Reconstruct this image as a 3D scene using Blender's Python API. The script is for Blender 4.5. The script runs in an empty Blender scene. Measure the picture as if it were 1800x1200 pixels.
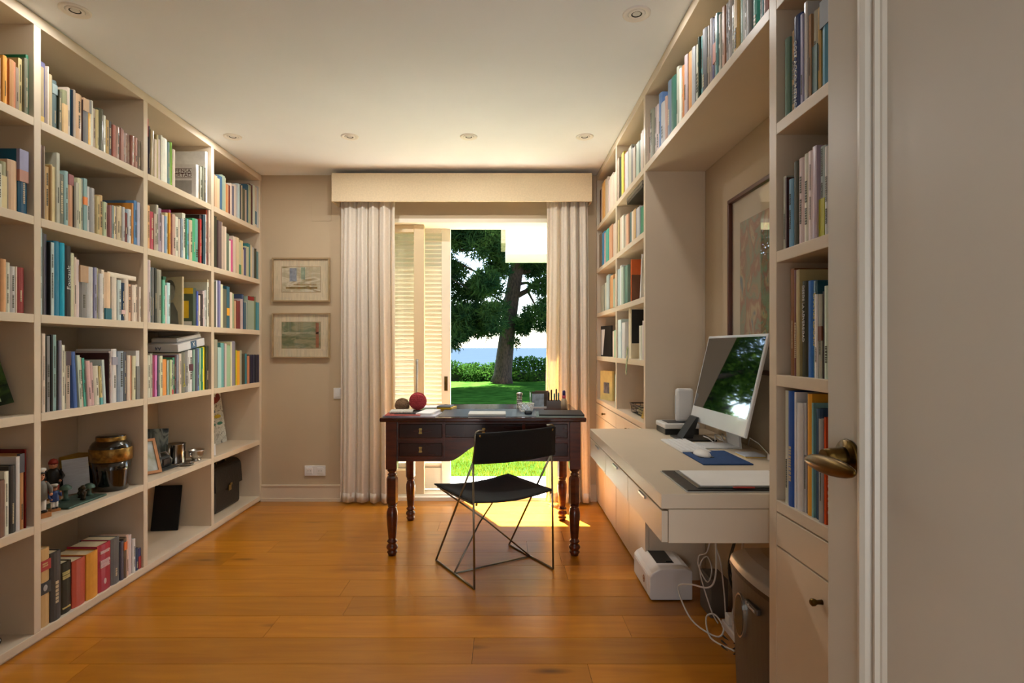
import bpy, bmesh, math, random
import numpy as np
from mathutils import Vector, Matrix
R = math.radians
random.seed(7); RNG = np.random.default_rng(11)
S = bpy.context.scene
COL = S.collection
# ---------------------------------------------------------------- camera
EYE = 1.176                                   # eye height; room axis is +Y, right is +X
F = 1000.0; VX, VY = 882.0, 611.0             # focal length and vanishing point in 1800x1200 pixels
cd = bpy.data.cameras.new('camera'); cam = bpy.data.objects.new('camera', cd); COL.objects.link(cam)
cam.location = (0, 0, EYE); cam.rotation_euler = (R(90), 0, 0)
cd.sensor_width = 36; cd.lens = 36 * F / 1800; cd.clip_start = 0.02; cd.clip_end = 60000
cd.shift_x = (900 - VX) / 1800; cd.shift_y = (VY - 600) / 1800
S.camera = cam
# ---------------------------------------------------------------- world, sun, exposure
w = bpy.data.worlds.new('sky'); S.world = w; w.use_nodes = True
nt = w.node_tree; bg = nt.nodes['Background']
sky = nt.nodes.new('ShaderNodeTexSky'); sky.sky_type = 'NISHITA'; sky.sun_disc = False
sky.sun_elevation = R(62); sky.sun_rotation = R(-28); sky.air_density = 1.0; sky.dust_density = 0.6
nt.links.new(sky.outputs[0], bg.inputs[0]); bg.inputs[1].default_value = 0.34
def light(name, kind, loc, rot, energy, color=(1, 1, 1), **kw):
    d = bpy.data.lights.new(name, kind); d.energy = energy; d.color = color
    for k, v in kw.items(): setattr(d, k, v)
    o = bpy.data.objects.new(name, d); COL.objects.link(o); o.location = loc; o.rotation_euler = rot
    return o
sun = light('sun', 'SUN', (0, 12, 12), (0, 0, 0), 27.0, (1.0, 0.95, 0.87), angle=R(0.6))
_sd = Vector((math.cos(R(62)) * 0.42, -math.cos(R(62)) * 0.907, -math.sin(R(62))))   # travel direction of the light
sun.rotation_euler = _sd.to_track_quat('-Z', 'Y').to_euler()
light('hall_fill', 'AREA', (0.0, -1.7, 0.8), (R(128), 0, 0), 15, (0.92, 0.96, 1.0), shape='RECTANGLE', size=1.5, size_y=1.2)  # added fill behind the camera to lift the interior; no visible source
V = S.view_settings
V.view_transform = 'Standard'; V.look = 'None'; V.exposure = 1.3; V.gamma = 1.0; V.use_curve_mapping = False
# ---------------------------------------------------------------- helpers
def px(x, y, Y): return Vector(((x - VX) / F * Y, Y, EYE - (y - VY) / F * Y))
def lin(c): return c / 12.92 if c <= 0.04045 else ((c + 0.055) / 1.055) ** 2.4
def hexc(h, k=1.0):
    n = len(h) // 3
    v = [int(h[i*n:(i+1)*n], 16) / (16**n - 1) for i in range(3)]
    return tuple(min(0.92, lin(c) * k) for c in v) + (1.0,)
MATS = {}
def mat(name, h, rough=0.5, metal=0.0, var=0.0, scale=8.0, bump=0.0, spec=0.5, k=1.0, stretch=(1, 1, 1), coat=0.0, h2=None, **kw):
    if name in MATS: return MATS[name]
    m = bpy.data.materials.new(name); m.use_nodes = True; t = m.node_tree; b = t.nodes['Principled BSDF']
    c = hexc(h, k); b.inputs['Base Color'].default_value = c
    b.inputs['Roughness'].default_value = rough; b.inputs['Metallic'].default_value = metal
    b.inputs['Specular IOR Level'].default_value = spec; b.inputs['Coat Weight'].default_value = coat
    for kk, v in kw.items(): b.inputs[kk.replace('_', ' ')].default_value = v
    if var or bump:
        tc = t.nodes.new('ShaderNodeTexCoord'); mp = t.nodes.new('ShaderNodeMapping'); mp.inputs['Scale'].default_value = stretch
        nz = t.nodes.new('ShaderNodeTexNoise'); nz.inputs['Scale'].default_value = scale; nz.inputs['Detail'].default_value = 5
        t.links.new(tc.outputs['Object'], mp.inputs[0]); t.links.new(mp.outputs[0], nz.inputs['Vector'])
        if var:
            r = t.nodes.new('ShaderNodeValToRGB'); c2 = hexc(h2, k) if h2 else tuple(x * (1 - var) for x in c[:3]) + (1,)
            c1 = c if h2 else tuple(min(1, x * (1 + var * 0.5)) for x in c[:3]) + (1,)
            r.color_ramp.elements[0].position = 0.35; r.color_ramp.elements[1].position = 0.65
            r.color_ramp.elements[0].color = c2; r.color_ramp.elements[1].color = c1
            t.links.new(nz.outputs['Fac'], r.inputs[0]); t.links.new(r.outputs[0], b.inputs['Base Color'])
        if bump:
            bp = t.nodes.new('ShaderNodeBump'); bp.inputs['Strength'].default_value = bump; bp.inputs['Distance'].default_value = 0.01
            t.links.new(nz.outputs['Fac'], bp.inputs['Height']); t.links.new(bp.outputs[0], b.inputs['Normal'])
    MATS[name] = m; return m
def obj_color_mat(name, rough, var=0.12):
    """base colour = the object's own colour, with slight wear"""
    m = bpy.data.materials.new(name); m.use_nodes = True; t = m.node_tree; b = t.nodes['Principled BSDF']
    oi = t.nodes.new('ShaderNodeObjectInfo'); tc = t.nodes.new('ShaderNodeTexCoord'); nz = t.nodes.new('ShaderNodeTexNoise')
    nz.inputs['Scale'].default_value = 30; nz.inputs['Detail'].default_value = 4
    mr = t.nodes.new('ShaderNodeMapRange'); mr.inputs['From Min'].default_value = 0.3; mr.inputs['From Max'].default_value = 0.7
    mr.inputs['To Min'].default_value = 1 - var; mr.inputs['To Max'].default_value = 1.0
    mx = t.nodes.new('ShaderNodeMix'); mx.data_type = 'RGBA'; mx.blend_type = 'MULTIPLY'; mx.inputs[0].default_value = 1
    t.links.new(tc.outputs['Object'], nz.inputs['Vector']); t.links.new(nz.outputs['Fac'], mr.inputs[0])
    t.links.new(oi.outputs['Color'], mx.inputs[6]); t.links.new(mr.outputs[0], mx.inputs[7]); t.links.new(mx.outputs[2], b.inputs['Base Color'])
    b.inputs['Roughness'].default_value = rough
    return m
def glass_mat(name, tint=(1, 1, 1, 1), rough=0.0, ior=1.45):
    m = bpy.data.materials.new(name); m.use_nodes = True; t = m.node_tree; t.nodes.remove(t.nodes['Principled BSDF'])
    tr = t.nodes.new('ShaderNodeBsdfTransparent'); tr.inputs[0].default_value = tint
    gl = t.nodes.new('ShaderNodeBsdfGlossy'); gl.inputs['Roughness'].default_value = rough
    lw = t.nodes.new('ShaderNodeLayerWeight'); pw_ = t.nodes.new('ShaderNodeMath'); pw_.operation = 'POWER'; pw_.inputs[1].default_value = 4.0
    t.links.new(lw.outputs['Facing'], pw_.inputs[0]); fr = t.nodes.new('ShaderNodeMath'); fr.operation = 'MULTIPLY_ADD'; fr.inputs[1].default_value = .9; fr.inputs[2].default_value = .045
    t.links.new(pw_.outputs[0], fr.inputs[0])
    mx = t.nodes.new('ShaderNodeMixShader'); t.links.new(fr.outputs[0], mx.inputs[0]); t.links.new(tr.outputs[0], mx.inputs[1]); t.links.new(gl.outputs[0], mx.inputs[2])
    t.links.new(mx.outputs[0], t.nodes['Material Output'].inputs[0]); return m
class MB:
    """collects shapes for ONE mesh object"""
    def __init__(s): s.v = []; s.f = []; s.smooth = []
    def add(s, vs, fs, sm=False):
        o = len(s.v); s.v += [tuple(v) for v in vs]; s.f += [tuple(i + o for i in f) for f in fs]; s.smooth += [sm] * len(fs); return s
    def box(s, x0, x1, y0, y1, z0, z1):
        vs = [(x, y, z) for z in (z0, z1) for y in (y0, y1) for x in (x0, x1)]
        return s.add(vs, [(0, 2, 3, 1), (4, 5, 7, 6), (0, 1, 5, 4), (2, 6, 7, 3), (0, 4, 6, 2), (1, 3, 7, 5)])
    def bbox(s, x0, x1, y0, y1, z0, z1, b):
        """box with chamfered vertical and horizontal edges"""
        bm = bmesh.new(); m = Matrix.Diagonal((x1 - x0, y1 - y0, z1 - z0, 1)); bmesh.ops.create_cube(bm, size=1, matrix=Matrix.Translation(((x0+x1)/2, (y0+y1)/2, (z0+z1)/2)) @ m)
        bmesh.ops.bevel(bm, geom=bm.edges[:], offset=b, segments=2, profile=0.5, affect='EDGES'); return s.bm(bm)
    def bm(s, bm, sm=False, M=None):
        bm.verts.index_update(); vs = [(M @ v.co) if M else v.co.copy() for v in bm.verts]; fs = [[v.index for v in f.verts] for f in bm.faces]; bm.free(); return s.add(vs, fs, sm)
    def sphere(s, c, r, seg=16, rings=10, sc=(1, 1, 1), M=None):
        bm = bmesh.new(); bmesh.ops.create_uvsphere(bm, u_segments=seg, v_segments=rings, radius=r)
        for v in bm.verts: v.co = Vector((v.co.x * sc[0], v.co.y * sc[1], v.co.z * sc[2]))
        T = Matrix.Translation(c) @ (M or Matrix.Identity(4)); return s.bm(bm, True, T)
    def lathe(s, prof, c=(0, 0, 0), seg=24, M=None, sm=True, cap=True):
        """prof: list of (radius, z)"""
        vs, fs = [], []; n = len(prof)
        for r, z in prof:
            for k in range(seg):
                a = 2 * math.pi * k / seg; p = Vector((r * math.cos(a), r * math.sin(a), z)); p = (M @ p) if M else p; vs.append(p + Vector(c))
        for i in range(n - 1):
            for k in range(seg): fs.append((i*seg + k, i*seg + (k+1) % seg, (i+1)*seg + (k+1) % seg, (i+1)*seg + k))
        s.add(vs, fs, sm)
        if cap: s.add([], []); o = len(s.v) - len(vs); s.f += [tuple(o + k for k in reversed(range(seg))), tuple(o + (n-1)*seg + k for k in range(seg))]; s.smooth += [False, False]
        return s
    def tube(s, pts, r, seg=8, closed=False):
        pts = [Vector(p) for p in pts]; n = len(pts); rs = r if isinstance(r, (list, tuple)) else [r] * n
        vs, fs = [], []; up = None
        for i, p in enumerate(pts):
            a = pts[(i - 1) % n] if (i > 0 or closed) else p; b = pts[(i + 1) % n] if (i < n - 1 or closed) else p
            d = (b - a).normalized()
            if up is None: up = d.orthogonal().normalized()
            up = (up - d * up.dot(d)); up = up.normalized() if up.length > 1e-6 else d.orthogonal().normalized(); q = d.cross(up)
            for k in range(seg):
                t = 2 * math.pi * k / seg; vs.append(p + (up * math.cos(t) + q * math.sin(t)) * rs[i])
        m = n if closed else n - 1
        for i in range(m):
            j = (i + 1) % n
            for k in range(seg): fs.append((i*seg + k, i*seg + (k+1) % seg, j*seg + (k+1) % seg, j*seg + k))
        if not closed: fs += [tuple(reversed(range(seg))), tuple((n-1)*seg + k for k in range(seg))]
        return s.add(vs, fs, True)
    def prism(s, poly, z0, z1, M=None):
        """poly in local xy extruded along z; M maps to place"""
        n = len(poly); vs = [Vector((p[0], p[1], z0)) for p in poly] + [Vector((p[0], p[1], z1)) for p in poly]
        if M: vs = [M @ v for v in vs]
        return s.add(vs, [tuple(reversed(range(n))), tuple(range(n, 2*n))] + [(i, (i+1) % n, n + (i+1) % n, n + i) for i in range(n)])
    def build(s, name, m, parent=None, loc=None, world=False, smooth=None, bevel=0, solid=0):
        me = bpy.data.meshes.new(name); vs = s.v
        off = None
        if parent and world:
            off = Vector((0, 0, 0)); q_ = parent
            while q_: off = off + q_.location; q_ = q_.parent
        elif loc is not None and world: off = Vector(loc)
        if off is not None: vs = [(v[0] - off[0], v[1] - off[1], v[2] - off[2]) for v in vs]
        me.from_pydata(vs, [], s.f); me.polygons.foreach_set('use_smooth', s.smooth if smooth is None else [smooth] * len(s.f))
        me.materials.append(m); me.update()
        o = bpy.data.objects.new(name, me); COL.objects.link(o)
        if parent: o.parent = parent
        elif loc is not None: o.location = loc
        if solid: md = o.modifiers.new('solid', 'SOLIDIFY'); md.thickness = solid; md.offset = 0
        if bevel: md = o.modifiers.new('bevel', 'BEVEL'); md.width = bevel; md.segments = 2; md.limit_method = 'ANGLE'; md.harden_normals = False
        return o
def tag(o, label, cat, group=None):
    o['label'] = label; o['category'] = cat
    if group: o['group'] = group
    return o
def struct(o, label=None, cat=None):
    o['kind'] = 'structure'
    if label: o['label'] = label
    if cat: o['category'] = cat
    return o
def thing(name, label, cat, loc=(0, 0, 0), rotz=0, group=None):
    o = bpy.data.objects.new(name, None); COL.objects.link(o); o.location = loc; o.rotation_euler = (0, 0, rotz); o.empty_display_size = 0.1
    return tag(o, label, cat, group)
def shared(name, me, parent, loc=(0, 0, 0), rot=(0, 0, 0), scale=(1, 1, 1), color=None):
    o = bpy.data.objects.new(name, me); COL.objects.link(o); o.parent = parent; o.location = loc; o.rotation_euler = rot; o.scale = scale
    if color: o.color = color
    return o
def text_mesh(s, size, depth=0.0006):
    cu = bpy.data.curves.new('lettering', 'FONT'); cu.body = s; cu.size = size; cu.extrude = depth; cu.align_x = 'CENTER'; cu.align_y = 'CENTER'; cu.resolution_u = 2
    o = bpy.data.objects.new('lettering', cu); COL.objects.link(o); dg = bpy.context.evaluated_depsgraph_get(); dg.update()
    me = bpy.data.meshes.new_from_object(o.evaluated_get(dg)); bpy.data.objects.remove(o); return me
def lettering(s, size, m, parent, loc, rot, name='lettering', sx=1.0):
    me = text_mesh(s, size); me.materials.clear(); me.materials.append(m); return shared(name, me, parent, loc, rot, (sx, 1, 1))
# ---------------------------------------------------------------- materials
M_paint = mat('cream_lacquer', 'dccbb2', 0.42, var=0.04, scale=3, bump=0.02)
M_wall = mat('beige_wall_paint', 'c6b294', 0.8, var=0.05, scale=2, bump=0.05)
M_ceil = mat('white_ceiling_paint', 'f0f3f8', 0.9, var=0.02, scale=2)
M_white = mat('white_paint', 'f2ead8', 0.45, var=0.03, scale=4)
M_sash = mat('cream_door_paint', 'e2cda6', 0.4, var=0.03, scale=4)
M_door = mat('greige_door_lacquer', 'c2baaa', 0.38, var=0.03, scale=2.5, bump=0.02)
M_brass = mat('aged_brass', '6a5228', 0.3, 1.0, var=0.35, scale=25)
M_steel = mat('brushed_steel', 'b8b4ac', 0.28, 1.0, var=0.1, scale=40)
M_glass = glass_mat('clear_glass')
M_black = mat('matte_black', '16150f', 0.6, var=0.2, scale=20)
M_blackp = mat('black_plastic', '191919', 0.35, var=0.1, scale=30)
M_wplast = mat('white_plastic', 'e9e7e4', 0.35, var=0.02, scale=10)
M_paper = mat('white_paper', 'f0eeea', 0.85, var=0.03, scale=6)
M_cover = obj_color_mat('book_cover_cloth', 0.5); M_gloss = obj_color_mat('book_cover_glossy', 0.25, 0.06)
M_pages = mat('book_pages', 'd9c9a4', 0.9, var=0.15, scale=60, stretch=(8, 1, 1))
def wood_floor():
    m = bpy.data.materials.new('oak_plank'); m.use_nodes = True; t = m.node_tree; b = t.nodes['Principled BSDF']
    oi = t.nodes.new('ShaderNodeObjectInfo'); tc = t.nodes.new('ShaderNodeTexCoord'); ad = t.nodes.new('ShaderNodeVectorMath'); ad.operation = 'ADD'
    sc = t.nodes.new('ShaderNodeVectorMath'); sc.operation = 'SCALE'; sc.inputs['Scale'].default_value = 37
    cx = t.nodes.new('ShaderNodeCombineXYZ'); 
    for i in range(3): t.links.new(oi.outputs['Random'], cx.inputs[i])
    t.links.new(cx.outputs[0], sc.inputs[0]); t.links.new(tc.outputs['Object'], ad.inputs[0]); t.links.new(sc.outputs[0], ad.inputs[1])
    mp = t.nodes.new('ShaderNodeMapping'); mp.inputs['Scale'].default_value = (1.2, 10, 1); t.links.new(ad.outputs[0], mp.inputs[0])
    nz = t.nodes.new('ShaderNodeTexNoise'); nz.inputs['Scale'].default_value = 2.2; nz.inputs['Detail'].default_value = 8; nz.inputs['Distortion'].default_value = 0.6
    t.links.new(mp.outputs[0], nz.inputs['Vector'])
    r = t.nodes.new('ShaderNodeValToRGB'); e = r.color_ramp.elements; e[0].position = 0.3; e[0].color = hexc('b06c0e'); e[1].position = 0.72; e[1].color = hexc('c4801c')
    t.links.new(nz.outputs['Fac'], r.inputs[0])
    mp2 = t.nodes.new('ShaderNodeMapping'); mp2.inputs['Scale'].default_value = (1.3, 5, 1); t.links.new(ad.outputs[0], mp2.inputs[0])
    vo = t.nodes.new('ShaderNodeTexVoronoi'); vo.inputs['Scale'].default_value = 1.0; t.links.new(mp2.outputs[0], vo.inputs['Vector'])
    kr = t.nodes.new('ShaderNodeValToRGB'); k = kr.color_ramp.elements; k[0].position = 0.02; k[0].color = (0.35, 0.3, 0.25, 1); k[1].position = 0.12; k[1].color = (1, 1, 1, 1)
    t.links.new(vo.outputs['Distance'], kr.inputs[0])
    hs = t.nodes.new('ShaderNodeHueSaturation'); mr = t.nodes.new('ShaderNodeMapRange'); mr.inputs['To Min'].default_value = 0.82; mr.inputs['To Max'].default_value = 1.26
    t.links.new(oi.outputs['Random'], mr.inputs[0]); t.links.new(mr.outputs[0], hs.inputs['Value']); t.links.new(r.outputs[0], hs.inputs['Color'])
    mx = t.nodes.new('ShaderNodeMix'); mx.data_type = 'RGBA'; mx.blend_type = 'MULTIPLY'; mx.inputs[0].default_value = 1
    t.links.new(hs.outputs[0], mx.inputs[6]); t.links.new(kr.outputs[0], mx.inputs[7]); t.links.new(mx.outputs[2], b.inputs['Base Color'])
    b.inputs['Roughness'].default_value = 0.3; b.inputs['Coat Weight'].default_value = 0.25; b.inputs['Coat Roughness'].default_value = 0.22
    bp = t.nodes.new('ShaderNodeBump'); bp.inputs['Strength'].default_value = 0.06; bp.inputs['Distance'].default_value = 0.01
    t.links.new(nz.outputs['Fac'], bp.inputs['Height']); t.links.new(bp.outputs[0], b.inputs['Normal'])
    return m
M_floor = wood_floor()
M_mahog = mat('dark_mahogany', '5c250c', 0.28, var=0.45, scale=6, stretch=(1, 6, 6), coat=0.3, bump=0.02)
M_mahogtop = mat('dark_mahogany_top', '46190c', 0.18, var=0.4, scale=6, stretch=(1, 8, 8), coat=0.4)
# ================================================================ ROOM SHELL
H = 2.5; XL, XR = -2.2, 1.03; YB = 4.37; YF = 0.03
LF, RF = -1.844, 0.7254                       # front faces of the two bookcase walls
OX0, OX1, OZ = -1.02, 0.43, 2.165             # garden door opening
flo = struct(MB().box(XL - .1, XR + .1, -2.3, YB + .30, -0.12, -0.02).build('floor', mat('floor_underlay', '2a1608', .9)), 'honey oak plank floor of the study', 'floor')
pw = 0.192; yy = -2.3; row = 0; pl_cache = {}
rr = random.Random(5)
while yy < YB - 0.001:
    y1 = min(yy + pw, YB + 0.0); x = XL - rr.uniform(0, 1.5)
    if abs(yy - 2.5) < 0.15: x = XL - 0.35
    while x < XR:
        L = rr.choice((1.5, 1.85, 2.2)); x0, x1 = max(x, XL), min(x + L, XR)
        if x1 - x0 > 0.06:
            MB().box(x0 + .0007, x1 - .0007, yy + .0009, y1 - .0009, -0.02, 0.0).build('plank', M_floor, flo)
        x += L
    yy += pw; row += 1
struct(MB().box(XL - .1, XR + .1, -2.3, YB + .25, H, H + .15).build('ceiling', M_ceil), 'plain white plaster ceiling of the study', 'ceiling')
struct(MB().box(XL - .12, XL, -0.1, YB + .25, 0, H).build('wall_left', M_wall), 'beige wall behind the tall bookcase', 'wall')
struct(MB().box(XR, XR + .12, -0.1, YB + .25, 0, H).build('wall_right', M_wall), 'beige wall behind the computer desk', 'wall')
wb = MB().box(XL, OX0, YB, YB + .25, 0, H).box(OX1, XR, YB, YB + .25, 0, H).box(OX0, OX1, YB, YB + .25, OZ, H)
struct(wb.build('wall_back', M_wall), 'beige wall with the garden door opening', 'wall')
wf = MB().box(XL, -0.42, -0.10, YF, 0, H).box(0.54, XR, -0.10, YF, 0, H).box(-0.42, 0.54, -0.10, YF, 2.12, H)
struct(wf.build('wall_front', M_wall), 'beige wall with the hall doorway', 'wall')
hall = MB().box(-1.3, -1.2, -2.3, -0.1, 0, H).box(1.2, 1.3, -2.3, -0.1, 0, H).box(-1.3, 1.3, -2.4, -2.3, 0, H)
struct(hall.build('wall_hall', M_ceil), 'pale walls of the hall beyond the doorway', 'wall')
bb = MB()
for a, b in ((LF, OX0), (OX1, RF)): bb.box(a, b, YB - .014, YB, 0.0, 0.115).box(a, b, YB - .018, YB, 0.115, 0.125).box(a, b, YB - .022, YB, 0, 0.022)
struct(bb.build('baseboard_back', M_paint), 'cream baseboard along the garden wall', 'baseboard')
# head lining and sill of the garden door
fr = MB().box(OX0, OX1, YB - .012, YB + .25, OZ - .03, OZ).box(OX0, OX0 + .035, YB, YB + .25, 0, OZ).box(OX1 - .035, OX1, YB, YB + .25, 0, OZ)
struct(fr.build('trim_1', M_white), 'white lining around the garden door opening', 'door frame')
sl = MB().box(OX0, OX1, YB, YB + .34, -0.02, 0.026).box(OX0, OX1, YB + .06, YB + .075, 0.026, 0.036).box(OX0, OX1, YB + .20, YB + .215, 0.026, 0.036)
struct(sl.build('trim_2', M_white), 'white sliding track sill under the garden door', 'sill')
# sliding glass door
d2 = thing('door_2', 'cream framed sliding glass door drawn half open before the shutter', 'door', (-0.9, YB + .085, 0.036)); d2['kind'] = 'structure'
sx0, sx1, sz0, sz1 = -1.0, -0.604, 0.036, OZ - .03; yg0, yg1 = YB + .062, YB + .105
for nm, b in (('stile', (sx1 - .082, sx1, yg0, yg1, sz0, sz1)), ('stile', (sx0, sx0 + .05, yg0, yg1, sz0, sz1)), ('top_rail', (sx0 + .05, sx1 - .082, yg0, yg1, sz1 - .062, sz1)), ('bottom_rail', (sx0 + .05, sx1 - .082, yg0, yg1, sz0, sz0 + .185))):
    MB().box(*b).build(nm, M_sash, d2, world=True, bevel=.004)
MB().box(sx0 + .05, sx1 - .082, yg0 + .018, yg0 + .024, sz0 + .185, sz1 - .062).build('pane', M_glass, d2, world=True)
hd = MB(); hx = sx1 - .052; hd.tube([(hx, yg0, .80), (hx, yg0 - .04, .80), (hx, yg0 - .04, .805), (hx, yg0 - .04, 1.075), (hx, yg0 - .04, 1.08), (hx, yg0, 1.08)], .009)
hd.build('pull_handle', M_steel, d2, world=True)
# louvred shutter, sliding behind the glass
sh = thing('louvred_shutter', 'white louvred sliding shutter panel behind the glass door', 'shutter', (-0.75, YB + .235, 0.036))
a0, a1, b0, b1 = -1.0, -0.413, YB + .215, YB + .255
for nm, b in (('stile', (a1 - .072, a1, b0, b1, sz0, sz1)), ('stile', (a0, a0 + .06, b0, b1, sz0, sz1)), ('top_rail', (a0 + .06, a1 - .072, b0, b1, sz1 - .035, sz1)), ('bottom_panel', (a0 + .06, a1 - .072, b0 + .008, b1 - .008, sz0, sz0 + .17))):
    MB().box(*b).build(nm, M_white, sh, world=True, bevel=.003)
ln = a1 - .072 - a0 - .06
slat = MB().prism([(-.024, -.004), (.024, -.004), (.024, .004), (-.024, .004)], -ln / 2, ln / 2, Matrix.Rotation(R(90), 4, 'Y'))
slm = bpy.data.meshes.new('slat'); slm.from_pydata([(v[0], v[1], v[2]) for v in slat.v], [], slat.f); slm.materials.append(M_white)
z = sz0 + .19; n = 0
while z < sz1 - .045:
    shared('slat', slm, sh, (a0 + .06 + ln / 2 - sh.location.x, (b0 + b1) / 2 - sh.location.y, z - sh.location.z), (R(38), 0, 0)); z += .0345
MB().bbox(a1 - .05, a1 - .023, b0 - .004, b0, .83, .945, .001).build('lock_plate', M_brass, sh, world=True)
# hall door, swung open against the near bookcase
d1 = thing('door_1', 'open greige panelled door with oval brass knob in foreground', 'door', (0.52, 0.05, 0.008)); d1['kind'] = 'structure'
dy0, dy1, dx = 0.05, 0.8726, 0.5
MB().box(dx + .008, dx + .034, dy0, dy1, .008, 2.09).build('door_leaf', M_door, d1, world=True)
MB().box(dx, dx + .008, dy1 - .083, dy1, .008, 2.09).box(dx, dx + .008, dy0, dy0 + .083, .008, 2.09).box(dx, dx + .008, dy0 + .083, dy1 - .083, 1.99, 2.09).box(dx, dx + .008, dy0 + .083, dy1 - .083, .008, .13).build('stile', M_door, d1, world=True, bevel=.0015)
mo = MB(); prof = [(0, .008), (0, -.004), (.004, -.009), (.010, -.010), (.016, -.006), (.020, .001), (.024, .002), (.026, -.002), (.030, -.002), (.033, .003), (.036, .004), (.040, .008)]
for yA, sg in ((dy1 - .083, -1), (dy0 + .083, 1)):
    pr = [(dx + b, yA + sg * a) for a, b in prof]; mo.prism(pr, .13, 1.99)
mo.build('moulding', M_door, d1, world=True)
kn = MB(); kz = 1.018; ky = 0.818; RX = Matrix.Rotation(R(-90), 4, 'Y')
kn.lathe([(.0, .0), (.026, .0), (.027, .003), (.025, .007), (.017, .008), (.016, .009)], (dx, ky, kz), 28, RX, cap=False)
kno = kn.build('rosette', M_brass, d1, world=True)
lv = MB().lathe([(.0165, .006), (.0150, .014), (.0140, .026), (.012, .038)], (dx, ky, kz), 20, RX)
lv.build('knob_neck', M_brass, d1, world=True)
lev = MB(); prs = [(.0015, -.062), (.007, -.056), (.0118, -.042), (.0148, -.022), (.016, 0), (.0148, .022), (.0118, .042), (.007, .056), (.0015, .062)]
lev.lathe([(r, z) for r, z in prs], (dx - .040, ky - .017, kz - .008), 20, Matrix.Rotation(R(88), 4, 'X') @ Matrix.Diagonal((.62, .85, 1, 1)))
lev.build('oval_lever', M_brass, d1, world=True)
# ================================================================ BOOKCASES
T = .034
def board(parent, name, x0, x1, y0, y1, z0, z1, m=None, bev=.0015): return MB().box(x0, x1, y0, y1, z0, z1).build(name, m or M_paint, parent, world=True, bevel=bev)
def knob(parent, x, y, z, name='knob'):
    k = MB().lathe([(.006, 0), (.005, .012), (.0085, .018), (.0085, .024), (.005, .027)], (x, y, z), 14, Matrix.Rotation(R(-90), 4, 'Y')); return k.build(name, M_brass, parent, world=True)
LZ = [.045, .473, .914, 1.309, 1.695, 2.084]          # shelf tops, left bookcase
DV = [0.89, 1.575, 2.26, 2.946, 3.63]                 # divider centres
bl = thing('bookcase', 'tall cream built-in bookcase of square bays facing the computer desk', 'bookcase', (-2.02, 2.6, 0.0))
Y0, Y1 = DV[0] - T / 2, YB - .001
board(bl, 'back_panel', XL + .001, XL + .016, Y0, Y1, 0, H - .004)
for y in DV[1:]: board(bl, 'divider', XL + .016, LF, y - T / 2, y + T / 2, LZ[0], 2.452)
board(bl, 'side_panel', XL + .016, LF, Y0, Y0 + T, LZ[0], 2.452); board(bl, 'side_panel', XL + .016, LF, Y1 - T, Y1, LZ[0], 2.452)
board(bl, 'top_panel', XL + .016, LF, Y0, Y1, 2.452, H - .004); board(bl, 'plinth_shelf', XL + .016, LF, Y0, Y1, 0.012, LZ[0]); board(bl, 'plinth', XL + .016, LF - .012, Y0, Y1, 0, .012)
for i in range(5):
    ya = DV[i] + T / 2; yb = (DV[i + 1] - T / 2) if i < 4 else Y1 - T
    for z in LZ[1:]: board(bl, 'shelf', XL + .016, LF, ya, yb, z - T, z)
# far right bookcase
RZ = [.79, 1.112, 1.437, 1.77, 2.098]; RW = XR - .001
br = thing('bookcase', 'narrow cream bookcase with drawers between curtain and computer desk', 'bookcase', (.88, 3.6, 0.0))
ya, ym, yb = 2.875, 3.61, Y1
board(br, 'back_panel', RW - .012, RW, ya, yb, 0, H - .004)
for y0, y1, nm in ((ya, ya + T, 'side_panel'), (ym - T / 2, ym + T / 2, 'divider'), (yb - T, yb, 'side_panel')): board(br, nm, RF, RW - .012, y0, y1, .76, 2.452)
board(br, 'top_panel', RF, RW - .012, ya, yb, 2.452, H - .004)
for y0, y1 in ((ya + T, ym - T / 2), (ym + T / 2, yb - T)):
    for z in RZ: board(br, 'shelf', RF, RW - .012, y0, y1, z - .03, z)
board(br, 'carcass', RF + .02, RW - .012, ya, yb, 0.0, .757)
for y0, y1 in ((ya, ym - .002), (ym + .002, yb)):
    d = board(br, 'drawer', RF, RF + .019, y0 + .002, y1, .668, .754); knob(d, RF, (y0 + y1) / 2, .711)
    for yy0, yy1 in ((y0 + .002, (y0 + y1) / 2 - .0015), ((y0 + y1) / 2 + .0015, y1)): board(br, 'cabinet_door', RF, RF + .019, yy0, yy1, .012, .664)
# near right bookcase
NZ = [.775, 1.105, 1.43, 1.768, 2.098]
bn = thing('bookcase', 'cream bookcase with drawer and cupboard beside the open door', 'bookcase', (.88, 1.2, 0.0))
na, nb = .90, 1.543
board(bn, 'back_panel', RW - .012, RW, na, nb, 0, H - .004)
board(bn, 'side_panel', RF, RW - .012, nb - .04, nb, 0, 2.452); board(bn, 'side_panel', RF, RW - .012, na, na + T, 0, 2.452); board(bn, 'top_panel', RF, RW - .012, na, nb, 2.452, H - .004)
for z in NZ: board(bn, 'shelf', RF, RW - .012, na + T, nb - .04, z - .03, z)
board(bn, 'carcass', RF + .02, RW - .012, na + T, nb - .04, 0, .742)
board(bn, 'drawer', RF, RF + .019, na + T + .002, nb - .042, .657, .741); 
dn = board(bn, 'cabinet_door', RF, RF + .019, na + T + .002, nb - .042, .012, .653); knob(dn, RF, 1.288, .60)
# bridge shelf over the desk niche
bs = thing('bridge_shelf', 'long cream open shelf bridging above the computer desk', 'shelf', (.88, 2.2, 2.066))
board(bs, 'shelf', RF, RW, nb, ya, 2.066, 2.098); board(bs, 'top_panel', RF, RW, nb, ya, 2.452, H - .004); board(bs, 'back_panel', RW - .012, RW, nb, ya, 2.098, 2.452)
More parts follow.
